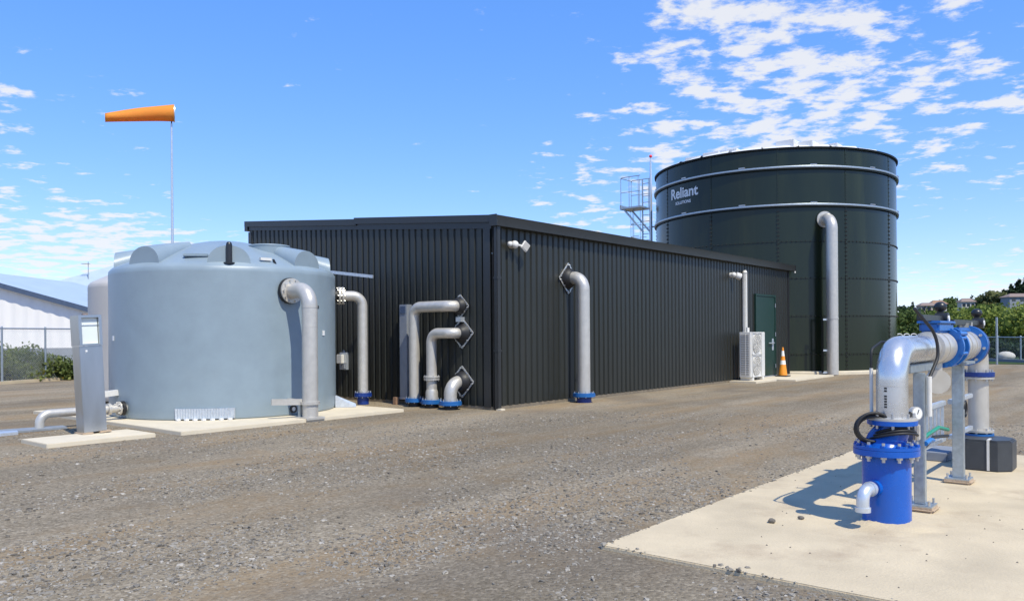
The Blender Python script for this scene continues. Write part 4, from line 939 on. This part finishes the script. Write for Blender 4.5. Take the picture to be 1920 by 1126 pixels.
for o in list(COL.objects):          # everything on this slab stands on its low top
    if o.parent is None and o.name.split('.')[0] in ('pipe_manifold', 'cable_coil', 'plinth_box', 'concrete_block', 'stone', 'grit'): o.location.z -= .03

# ================================================================== GRAVEL
def scatter_mesh(name, P, SX, SY, SZ, ROT, RND, material, base_v, base_f, **tags):
    n = len(P); k = len(base_v); bv = np.array(base_v); c, s = np.cos(ROT), np.sin(ROT)
    J = 1 + rng.uniform(-.28, .28, (n, k, 3)); V = bv[None] * J * np.stack([SX, SY, SZ], 1)[:, None]
    x = V[..., 0] * c[:, None] - V[..., 1] * s[:, None]; y = V[..., 0] * s[:, None] + V[..., 1] * c[:, None]
    V = np.stack([x, y, V[..., 2]], -1) + P[:, None]
    F = (np.array(base_f)[None] + (np.arange(n) * k)[:, None, None]).reshape(-1, len(base_f[0]))
    me = bpy.data.meshes.new(name); me.from_pydata(V.reshape(-1, 3).tolist(), [], F.tolist())
    at = me.attributes.new('rnd', 'FLOAT', 'POINT'); at.data.foreach_set('value', np.repeat(RND, k).astype(np.float32))
    me.materials.append(MATS[material]); o = bpy.data.objects.new(name, me); COL.objects.link(o)
    for a, b_ in tags.items(): o[a] = b_
    return o
def gravel():
    base_v = [(-1, 0, 0), (0, -1, 0), (1, 0, 0), (0, 1, 0), (-.6, -.5, .62), (.6, -.55, .7), (.5, .6, .62), (-.5, .5, .7)]
    base_f = [(4, 5, 6, 7), (0, 1, 5, 4), (1, 2, 6, 5), (2, 3, 7, 6), (3, 0, 4, 7)]
    n = 150000; u_ = rng.random(n); d = 2.6 * (16 / 2.6) ** (u_ ** .85); a = math.atan2(fw.y, fw.x) + rng.uniform(-R(46), R(46), n)
    x = CAM.x + d * np.cos(a); y = CAM.y + d * np.sin(a)
    clump = np.sin(x * .9 + 1.3 * np.sin(y * 1.7)) + np.sin(y * 1.9 + np.sin(x * .7) * 1.8) + .7 * np.sin(x * 3.1 - y * 4.3) + rng.normal(0, .8, n)
    keep = clump > -.45
    keep &= ~((x > -7.62) & (x < -.88) & (y > -12.6) & (y < -7.60))
    keep &= ~((x > -.1) & (y > -.1) & (y < 9)) & ~((x > -6.1) & (x < -1.3) & (y > 1.2) & (y < 7.2)) & ~((x > -8) & (x < -6.4) & (y > 1.35) & (y < 2.34))
    x, y, d = x[keep], y[keep], d[keep]; zb = np.full(len(x), -.002)
    m_ = 260; e1 = np.stack([-7.6 + rng.exponential(.018, m_), rng.uniform(-12.4, -7.63, m_)], 1); e2 = np.stack([rng.uniform(-7.58, -1, m_), -7.62 - rng.exponential(.016, m_)], 1)
    e_ = np.concatenate([e1, e2]); e_ = e_[(np.sin(e_[:, 0] * 5.1 + 1) + np.sin(e_[:, 1] * 6.3) + rng.normal(0, .6, len(e_))) > .3]
    x = np.concatenate([x, e_[:, 0]]); y = np.concatenate([y, e_[:, 1]]); zb = np.concatenate([zb, np.full(len(e_), .029)]); n = len(x)
    s = rng.lognormal(math.log(.0095), .42, n); s = np.clip(s, .004, .024)
    P = np.stack([x, y, zb], 1)
    scatter_mesh('gravel_stones', P, s * rng.uniform(.8, 1.4, n), s * rng.uniform(.7, 1.1, n), s * rng.uniform(.5, 1.0, n), rng.uniform(0, 6.28, n), rng.random(n), 'gravel_stone', base_v, base_f,
                 kind='stuff', label='loose crushed gravel scattered over the yard', category='gravel')
gravel()

# ================================================================== FENCES
def fence(p0, p1, h, every, label, mesh_step=.075, wire=.0017, rail=True):
    p0 = Vector(p0); p1 = Vector(p1); d = p1 - p0; L = d.length; d.normalize(); t = thing('chain_link_fence', label, 'fence', p0)
    k = int(L / every)
    for i in range(k + 1):
        q = p0 + d * (i * every); po = MB().cyl(q, q + Vector((0, 0, h + .04)), .034, n=10).build('post', 'galvanised', t); MB().sphere((q.x, q.y, h + .045), .036, 6).build('cap', 'galvanised', po)
    if rail: MB().cyl(p0 + Vector((0, 0, h)), p1 + Vector((0, 0, h)), .024, n=8).build('top_rail', 'galvanised', t)
    b = MB(); n = int((L + h) / mesh_step)
    nv = Vector((-d.y, d.x, 0))
    for i in range(n):
        s = -h + i * mesh_step
        for sg in (1, -1):
            a0, z0, a1, z1 = s, .04, s + h, h
            if a0 < 0: z0 += -a0; a0 = 0
            if a1 > L: z1 -= a1 - L; a1 = L
            if a1 - a0 < .05: continue
            A = p0 + d * (a0 if sg > 0 else L - a0) + Vector((0, 0, z0)); B = p0 + d * (a1 if sg > 0 else L - a1) + Vector((0, 0, z1))
            b.tube([A + nv * .04, B + nv * .04], wire, 3, False)
    b.build('wire_mesh', 'galvanised', t, kind='stuff'); return t
fd = Vector((2.61, 1.23, 0)).normalized(); f0 = Vector((-2.646, 19.583, 0)) - fd * 5.4
fence(f0, f0 + fd * 17.6, 1.88, 1.8, 'chain link fence on the left in front of the bushes')
MB().bar(f0 + Vector((0, 0, .03)), f0 + fd * 17.6 + Vector((0, 0, .03)), .22, .14).build('fence_kerb', 'concrete', None, label='low concrete kerb under the left chain link fence', category='kerb')
rd = Vector((-.62, -.78, 0)); r0 = Vector((34.456, -3.921, 0))
fence(r0 - rd * 11.2, r0 + rd * 9.8, 1.25, 1.4, 'chain link fence on the right at the far edge of the yard', .10, .002)
MB().bar(r0 - rd * 11.2 + Vector((0, 0, .05)), r0 + rd * 9.8 + Vector((0, 0, .05)), .3, .22).build('fence_kerb', 'wall_grey', None, label='low grey kerb under the right chain link fence', category='kerb')
q = spot(1869, 37.2); MB().tube([q, q + Vector((0, 0, 2.2))], .045, 10).build('slim_pole', 'galvanised', None, label='slim grey pole taller than the right fence posts', category='pole')

# ================================================================== PLANTS
def leaves(name, blobs, count, size, material, parent, flat=.7):
    """leaf faces spread through a crown made of several uneven clumps"""
    C = np.array([b[:3] for b in blobs]); Rd = np.array([b[3:6] for b in blobs]); w = Rd.prod(1) ** .67; idx = rng.choice(len(blobs), count, p=w / w.sum())
    v = rng.normal(size=(count, 3)); v /= np.linalg.norm(v, axis=1)[:, None]; rad = rng.random(count) ** .38
    P = C[idx] + v * Rd[idx] * rad[:, None] * (1 + .14 * rng.normal(size=count))[:, None]
    nrm = v * .8 + rng.normal(size=(count, 3)) * .8; nrm /= np.linalg.norm(nrm, axis=1)[:, None]
    a = np.cross(nrm, rng.normal(size=(count, 3))); a /= np.linalg.norm(a, axis=1)[:, None]; b = np.cross(nrm, a)
    s = size * rng.uniform(.6, 1.4, count)[:, None]
    V = np.stack([P - a * s, P - b * s * flat, P + a * s, P + b * s * flat], 1) - np.array(origin_of(parent))
    me = bpy.data.meshes.new(name); F = np.arange(count * 4).reshape(-1, 4); me.from_pydata(V.reshape(-1, 3).tolist(), [], F.tolist())
    clump = rng.random(len(blobs)) * .5; rnd = np.clip(clump[idx] + rng.random(count) * .5, 0, 1)
    at = me.attributes.new('rnd', 'FLOAT', 'POINT'); at.data.foreach_set('value', np.repeat(rnd, 4).astype(np.float32)); me.materials.append(MATS[material])
    o = bpy.data.objects.new(name, me); COL.objects.link(o); o.parent = parent; ORI[o.name] = origin_of(parent); return o
def ground_at(p):
    """height of the hillside under p"""
    dg = bpy.context.evaluated_depsgraph_get(); h = bpy.data.objects['hillside']; mi = h.matrix_world.inverted()
    ok, loc, _, _ = h.ray_cast(mi @ Vector((p.x, p.y, 200)), Vector((0, 0, -1)))
    return (h.matrix_world @ loc).z if ok else 0.0
def tree(p, h, w, kind, label, group, count=900, trunk=.3, leaf=None, cat='tree', name='tree'):
    t = thing(name, label, cat, p, group); rs = random.Random(int(abs(p.x * 13 + p.y * 7)))
    MB().tube([p + Vector((0, 0, -.2)), p + Vector((0, 0, h * trunk)), p + Vector((rs.uniform(-.1, .1) * w, rs.uniform(-.1, .1) * w, h * .8))], .1, 8, True, [.03 * h, .022 * h, .006 * h]).build('trunk', 'bark', t)
    bl = []
    if kind == 'leaf_dark':
        for k in range(8):
            f = k / 7; ww = w * (.5 * (1 - f) + .10); bl.append((p.x + rs.uniform(-.2, .2) * w * (1 - f), p.y + rs.uniform(-.2, .2) * w * (1 - f), p.z + h * (trunk + (1 - trunk) * (.08 + .86 * f)), ww, ww, h * .12))
    else:
        for k in range(12):
            a = rs.uniform(0, 6.28); f = rs.random(); q = w * .34 * math.sqrt(rs.random()); s = w * rs.uniform(.16, .27)
            bl.append((p.x + q * math.cos(a), p.y + q * math.sin(a), p.z + h * (trunk + .12 + (.78 - trunk) * f), s, s, s * .75))
    leaves('crown', bl, count, leaf or w * .05, kind, t); return t
# bushes behind the left fence
bp_ = [(-6, 28.4, 2.6, 1.75, 'leaf_bush', 'tallest leafy bush behind the left fence at the picture edge'), (45, 28.8, 2.2, 1.5, 'leaf_bush', 'rounded leafy bush second from picture edge behind left fence'),
       (82, 29.2, 1.9, 1.05, 'leaf_bush', 'yellow flecked low bush behind the left fence'), (110, 29.8, 2.0, .92, 'leaf_mid', 'low green bush behind the fence left of the kiosk'), (150, 30.3, 2.0, .95, 'leaf_mid', 'low green bush hidden partly by the kiosk'), (88, 31.0, .7, 1.45, 'leaf_dark', 'small dark pointed shrub in front of the grey wall')]
for px, d, w, h, kd, lb in bp_:
    p = spot(px, d); t = thing('bush', lb, 'bush', p, 'bushes behind the left fence'); bl = []
    for k in range(16):
        a = rng.uniform(0, 6.28); q = w * .38 * math.sqrt(rng.random()); s = w * rng.uniform(.15, .26); zz2 = rng.uniform(.1, .86) * h * (1 - .35 * q / (w * .38)); bl.append((p.x + q * math.cos(a), p.y + q * math.sin(a), zz2, s, s, s * .7))
    leaves('foliage', bl, 2600, .055, kd, t)
    for k in range(4): MB().tube([p, p + Vector((rng.uniform(-.3, .3), rng.uniform(-.3, .3), h * .6))], .02, 6, True, [.03, .012]).build('stem', 'bark', t)
def undergrowth():
    p = spot(70, 28.2); bl = []
    for px in range(-40, 230, 9): q = spot(px, 28.3 + (px + 40) / 120 + rng.uniform(-.2, .3)); s = rng.uniform(.18, .34); bl.append((q.x, q.y, rng.uniform(.08, .3), s, s, s * .8))
    root = bpy.data.objects.new('undergrowth', None)
    o = leaves('undergrowth', bl, 5000, .05, 'leaf_dark', None); o['kind'] = 'stuff'; o['label'] = 'dark tangled undergrowth along the foot of the left fence'; o['category'] = 'undergrowth'
    bpy.data.objects.remove(root)
undergrowth()

# ================================================================== LEFT NEIGHBOURS
c0 = Vector((4.91, 30.94, 0)); ld = -rt; bd_ = fw
t = thing('white_shed', 'white ribbed shed with dark blue roof edge at the left', 'building', c0)
WL, E0 = 15.0, 2.9; AP = E0 + WL / 2 * .283
b = MB(); vs = []; n = 50
xs = np.linspace(0, WL, n * 2 + 1)
for top in (0, 1):
    for i, s in enumerate(xs):
        z = 0 if not top else (E0 + min(s, WL - s) * .283); q = c0 + ld * s - bd_ * (.025 if (i % 4) < 2 else 0); vs.append((q.x, q.y, z))
N2 = len(xs); b.add(vs, [(i, i + 1, N2 + i + 1, N2 + i) for i in range(N2 - 1)]); b.build('gable_wall', 'shed_white', t, smooth=20)
q = c0 + bd_ * 12; MB().add([c0, q, q + Vector((0, 0, E0)), c0 + Vector((0, 0, E0))], [(0, 1, 2, 3)]).build('side_wall', 'shed_white', t)
q0_, q1_ = c0 + ld * WL, c0 + ld * WL + bd_ * 12; MB().add([q0_, q1_, q1_ + Vector((0, 0, E0)), q0_ + Vector((0, 0, E0))], [(0, 1, 2, 3)]).build('side_wall', 'shed_white', t)
for s0_, s1_ in ((-.25, WL / 2), (WL + .25, WL / 2)):
    z0 = E0 + .06 - .283 * .25; z1 = AP + .06; A = c0 + ld * s0_ - bd_ * .3; B = c0 + ld * s1_ - bd_ * .3; C_ = B + bd_ * 12.6; D = A + bd_ * 12.6; e = Vector((0, 0, .08))
    b = MB(); v4 = [A + Vector((0, 0, z0)), B + Vector((0, 0, z1)), C_ + Vector((0, 0, z1)), D + Vector((0, 0, z0))]; b.add(v4 + [x + e for x in v4], [(3, 2, 1, 0), (4, 5, 6, 7), (0, 1, 5, 4), (1, 2, 6, 5), (2, 3, 7, 6), (3, 0, 4, 7)]); rf = b.build('roof', 'pale_roof', t)
    MB().bar(A - bd_ * .02 + Vector((0, 0, z0 + .0)), B - bd_ * .02 + Vector((0, 0, z1 + .0)), .04, .24).build('barge_board', 'shed_trim', rf)
MB().bar(c0 - ld * .32 - bd_ * .3 + Vector((0, 0, E0 - .07)), c0 - ld * .32 + bd_ * 12 + Vector((0, 0, E0 - .07)), .14, .13).build('gutter', 'shed_trim', t)
MB().cyl(c0 - ld * .1 - bd_ * .08, c0 - ld * .1 - bd_ * .08 + Vector((0, 0, E0 - .1)), .045, n=10).build('downpipe', 'shed_trim', t)
A = spot(-60, 33.0); B = spot(215, 36.2); MB().bar(A + Vector((0, 0, .55)), B + Vector((0, 0, .55)), .15, 1.12).build('grey_wall', 'wall_grey', None, label='low grey block wall between bushes and white shed', category='wall')
# hip-roofed house further back
hc = spot(245, 66); t = thing('hip_roof_house', 'house with pale blue hip roof behind the white shed', 'house', hc); hw, hdp, ez, rz = 11.0, 6.0, 3.5, 7.6
def hp(a, c, z): q = hc + rt * a + fw * c; return (q.x, q.y, z)
MB().add([hp(-hw + .5, -hdp + .5, 0), hp(hw - .5, -hdp + .5, 0), hp(hw - .5, hdp - .5, 0), hp(-hw + .5, hdp - .5, 0), hp(-hw + .5, -hdp + .5, ez), hp(hw - .5, -hdp + .5, ez), hp(hw - .5, hdp - .5, ez), hp(-hw + .5, hdp - .5, ez)], [(0, 1, 5, 4), (1, 2, 6, 5), (2, 3, 7, 6), (3, 0, 4, 7)]).build('wall', 'shed_white', t)
rf = MB().add([hp(-hw, -hdp, ez), hp(hw, -hdp, ez), hp(hw, hdp, ez), hp(-hw, hdp, ez), hp(-1.0, 0, rz), hp(1.0, 0, rz)], [(0, 1, 5, 4), (1, 2, 5), (2, 3, 4, 5), (3, 0, 4)]).build('roof', 'pale_roof', t, smooth=5)
MB().bar(hp(-hw, -hdp - .05, ez - .06), hp(hw, -hdp - .05, ez - .06), .12, .2).build('gutter', 'shed_trim', rf); MB().bar(hp(-hw, -hdp, ez - .06), hp(-hw, hdp, ez - .06), .12, .2).build('gutter', 'shed_trim', rf)
for a, c in (((-1, 0, rz), (1, 0, rz)),): MB().bar(Vector(hp(*a)) + Vector((0, 0, .04)), Vector(hp(*c)) + Vector((0, 0, .04)), .2, .08).build('ridge_cap', 'pale_roof', rf)
ap = Vector(hp(-2.4, -2.0, 5.9)); t = thing('roof_aerial', 'thin television aerial on the pale blue hip roof', 'aerial', ap)
MB().cyl(ap, ap + Vector((0, 0, 1.7)), .03, n=8).build('mast', 'grey_paint', t); MB().bar(ap + Vector((0, 0, 1.55)) - rt * .5, ap + Vector((0, 0, 1.55)) + rt * .1, .04, .04).build('boom', 'grey_paint', t)
for k in range(4): c = ap + Vector((0, 0, 1.55)) - rt * (.45 - k * .16); MB().bar(c - fw * .25, c + fw * .25, .025, .025).build('element', 'grey_paint', t)

# ================================================================== FAR RIGHT: GREEN STRIP, TREES, HOUSES
near = [(1700, 74, 3.4, 5.0, 'leaf_mid'), (1742, 92, 3.6, 6.5, 'leaf_mid'), (1800, 80, 3.5, 6.0, 'leaf_light'), (1845, 70, 3.2, 6.4, 'leaf_light'), (1888, 76, 3.9, 7.0, 'leaf_light'), (1925, 66, 3.4, 6.0, 'leaf_light'), (1970, 70, 3.8, 6.2, 'leaf_mid'), (2040, 74, 4.2, 7, 'leaf_light')]
nlab = ['mid green tree just right of the big tank', 'mid green tree behind the near pipe bend', 'bright green spreading tree behind the left valve lever', 'bright green spreading tree behind the right valve knob', 'tallest bright green tree right of the pipe manifold', 'bright green tree at the right picture edge', 'mid green tree just past the right picture edge', 'bright green tree past the right picture edge']
for (px, d, h, w, kd), lb in zip(near, nlab):
    p = spot(px, d); p.z = .03; tree(p, h, w, kd, lb, 'trees beyond the right fence', 2600, .12, .16)
for i, (px, d, lb) in enumerate(((1868, 42.5, 'low dark shrub behind the slim pole'), (1890, 43, 'low dark shrub behind the right fence posts'), (1912, 42, 'low dark shrub by the right picture edge'), (1692, 45, 'low dark shrub at the foot of the big tank right side'), (1715, 46, 'low dark shrub seen above the near pipe bend'))):
    p = spot(px, d); t = thing('shrub', lb, 'shrub', p, 'shrubs behind the right fence'); bl = [(p.x + rng.uniform(-.6, .6), p.y + rng.uniform(-.6, .6), rng.uniform(.2, .75), .4, .4, .32) for _ in range(7)]
    leaves('foliage', bl, 900, .09, 'leaf_dark', t); MB().tube([p, p + Vector((0, 0, .5))], .03, 6).build('stem', 'bark', t)
# white hoop barrier beyond the big tank
q = spot(1692, 40); t = thing('hoop_barrier', 'small white hoop barrier just right of the big tank', 'barrier', q)
for k in range(3):
    a = q + rt * (k * .36 - .3); MB().tube(rounded([a, a + Vector((0, 0, 1.45)) , a + rt * .3 + Vector((0, 0, 1.45)), a + rt * .3], .12, 4), .022, 8).build('hoop', 'white_paint', t)
q = spot(1886, 40.5); MB().sphere((q.x, q.y, .28), .42, 8, .6).build('boulder', 'house_white', None, label='pale boulder on grass behind the right fence', category='boulder')
# green strip
A0, A1 = [spot(1600, 41), spot(2300, 37)], [spot(1600, 62), spot(2300, 62)]
MB().add([(*A0[0][:2], .012), (*A0[1][:2], .012), (*A1[1][:2], .05), (*A1[0][:2], .05)], [(0, 1, 2, 3)]).build('grass_strip', 'grass', None, kind='structure')
# hillside trees: the ones that stand out are things, the rest of the slope reads as one wood
def hill_tree(px, d, h, w, kd, lb, n=1200, leaf=None, trunk=.12):
    p = spot(px, d); p.z = ground_at(p) - .1; tree(p, h, w, kd, lb, 'trees on the far hillside', n, trunk, leaf or w * .06)
hill_tree(1778, 330, 8.5, 12, 'leaf_mid', 'big round green tree between the pinkish and the white hillside houses', 2200)
hill_tree(1851, 330, 9.0, 10, 'leaf_olive', 'pale olive tree on the hillside right of the white house', 1800)
hill_tree(1880, 320, 7.5, 9, 'leaf_olive', 'smaller pale olive tree left of the brown roofed house', 1800)
for px, h, lb in ((1884, 10, 'leftmost tall dark pine in the clump at the right ridge end'), (1897, 12, 'second tall dark pine in the clump at the right ridge end'), (1911, 14, 'tallest dark pine of the right ridge clump inside the picture'), (1926, 15, 'dark pine at the right picture edge on the ridge'), (1944, 16, 'tall dark pine past the right picture edge on the ridge')):
    hill_tree(px, 430, h, 11, 'leaf_dark', lb, 1400, .8, .05)
for px, lb in ((1695, 'dark pine on the ridge skyline nearest the big tank'), (1712, 'second dark ridge pine counted from the big tank'), (1748, 'dark ridge pine above the orange roofed house'), (1795, 'dark ridge pine above the big round tree'), (1822, 'dark ridge pine just right of the white hillside house'), (1862, 'dark ridge pine above the pale olive tree')):
    hill_tree(px, 440, rng.uniform(9, 11), 7, 'leaf_dark', lb, 900, .5)
def wood(name, label, kd, d0, d1, count, h0, h1, w0, w1, per, seed, px0=1560, px1=2200, leafk=.085):
    r_ = np.random.default_rng(seed); bl = []
    for i in range(count):
        p = spot(r_.uniform(px0, px1), r_.uniform(d0, d1)); g_ = ground_at(p); h = r_.uniform(h0, h1); w = r_.uniform(w0, w1)
        for k in range(5): bl.append((p.x + r_.uniform(-.3, .3) * w, p.y + r_.uniform(-.3, .3) * w, g_ + h * r_.uniform(.25, .85), w * r_.uniform(.2, .34), w * r_.uniform(.2, .34), h * r_.uniform(.13, .22)))
    o = leaves(name, bl, count * per, (w0 + w1) / 2 * leafk, kd, None); o['kind'] = 'stuff'; o['label'] = label; o['category'] = 'woodland'
wood('ridge_wood', 'dark far woodland along the hillside ridge', 'leaf_dark', 400, 470, 70, 7, 10, 7, 10, 260, 1)
wood('slope_wood', 'mixed green woodland on the far slope below the houses', 'leaf_mid', 230, 350, 60, 3.5, 5.5, 6, 10, 240, 2)
wood('slope_wood', 'pale green scrub on the far slope', 'leaf_olive', 210, 340, 24, 3, 5, 5, 8, 240, 3)
wood('field_wood', 'green scrub on the flat land behind the fence trees', 'leaf_mid', 110, 190, 40, 2.2, 3.4, 5, 8, 320, 4)
wood('field_wood', 'light green scrub on the flat land behind the fence trees', 'leaf_light', 95, 170, 26, 2.0, 3.2, 5, 8, 320, 6)
def house(px, d, w, h, rh, wallm, roofm, label, lift=0):
    p = spot(px, d); p.z = ground_at(p) + lift * .75; t = thing('house', label, 'house', p, 'houses on the far hillside'); dp_ = w * .6
    def q(a, c, z): v = p + rt * a + fw * c; return (v.x, v.y, p.z + z)
    b = MB(); b.add([q(-w / 2, -dp_ / 2, -6), q(w / 2, -dp_ / 2, -6), q(w / 2, dp_ / 2, -6), q(-w / 2, dp_ / 2, -6), q(-w / 2, -dp_ / 2, h), q(w / 2, -dp_ / 2, h), q(w / 2, dp_ / 2, h), q(-w / 2, dp_ / 2, h)], [(0, 1, 5, 4), (1, 2, 6, 5), (2, 3, 7, 6), (3, 0, 4, 7)]); b.build('wall', wallm, t)
    e = .5; MB().add([q(-w / 2 - e, -dp_ / 2 - e, h), q(w / 2 + e, -dp_ / 2 - e, h), q(w / 2 + e, dp_ / 2 + e, h), q(-w / 2 - e, dp_ / 2 + e, h), q(-w / 2 * .6, 0, h + rh), q(w / 2 * .6, 0, h + rh)], [(0, 1, 5, 4), (1, 2, 5), (2, 3, 4, 5), (3, 0, 4)]).build('roof', roofm, t, smooth=5)
    for k in range(3):
        a = -w / 2 + w * (k + .5) / 3; MB().add([q(a - .6, -dp_ / 2 - .03, h * .35), q(a + .6, -dp_ / 2 - .03, h * .35), q(a + .6, -dp_ / 2 - .03, h * .8), q(a - .6, -dp_ / 2 - .03, h * .8)], [(0, 1, 2, 3)]).build('window', 'window_glass', t)
house(1738, 300, 6.0, 3.0, 1.2, 'house_pink', 'roof_brown', 'pinkish house on the far hillside', 5.0)
house(1758, 310, 5.5, 3.0, 1.5, 'house_white', 'roof_orange', 'orange roofed house next to the pinkish house on the hillside', 5.5)
house(1812, 300, 5.0, 2.8, 1.4, 'house_white', 'roof_brown', 'white house in the middle of the far hillside', 5.0)
house(1908, 260, 8.0, 2.2, 1.2, 'wall_grey', 'roof_brown', 'brown roofed house at the right end of the hillside', 4.5)
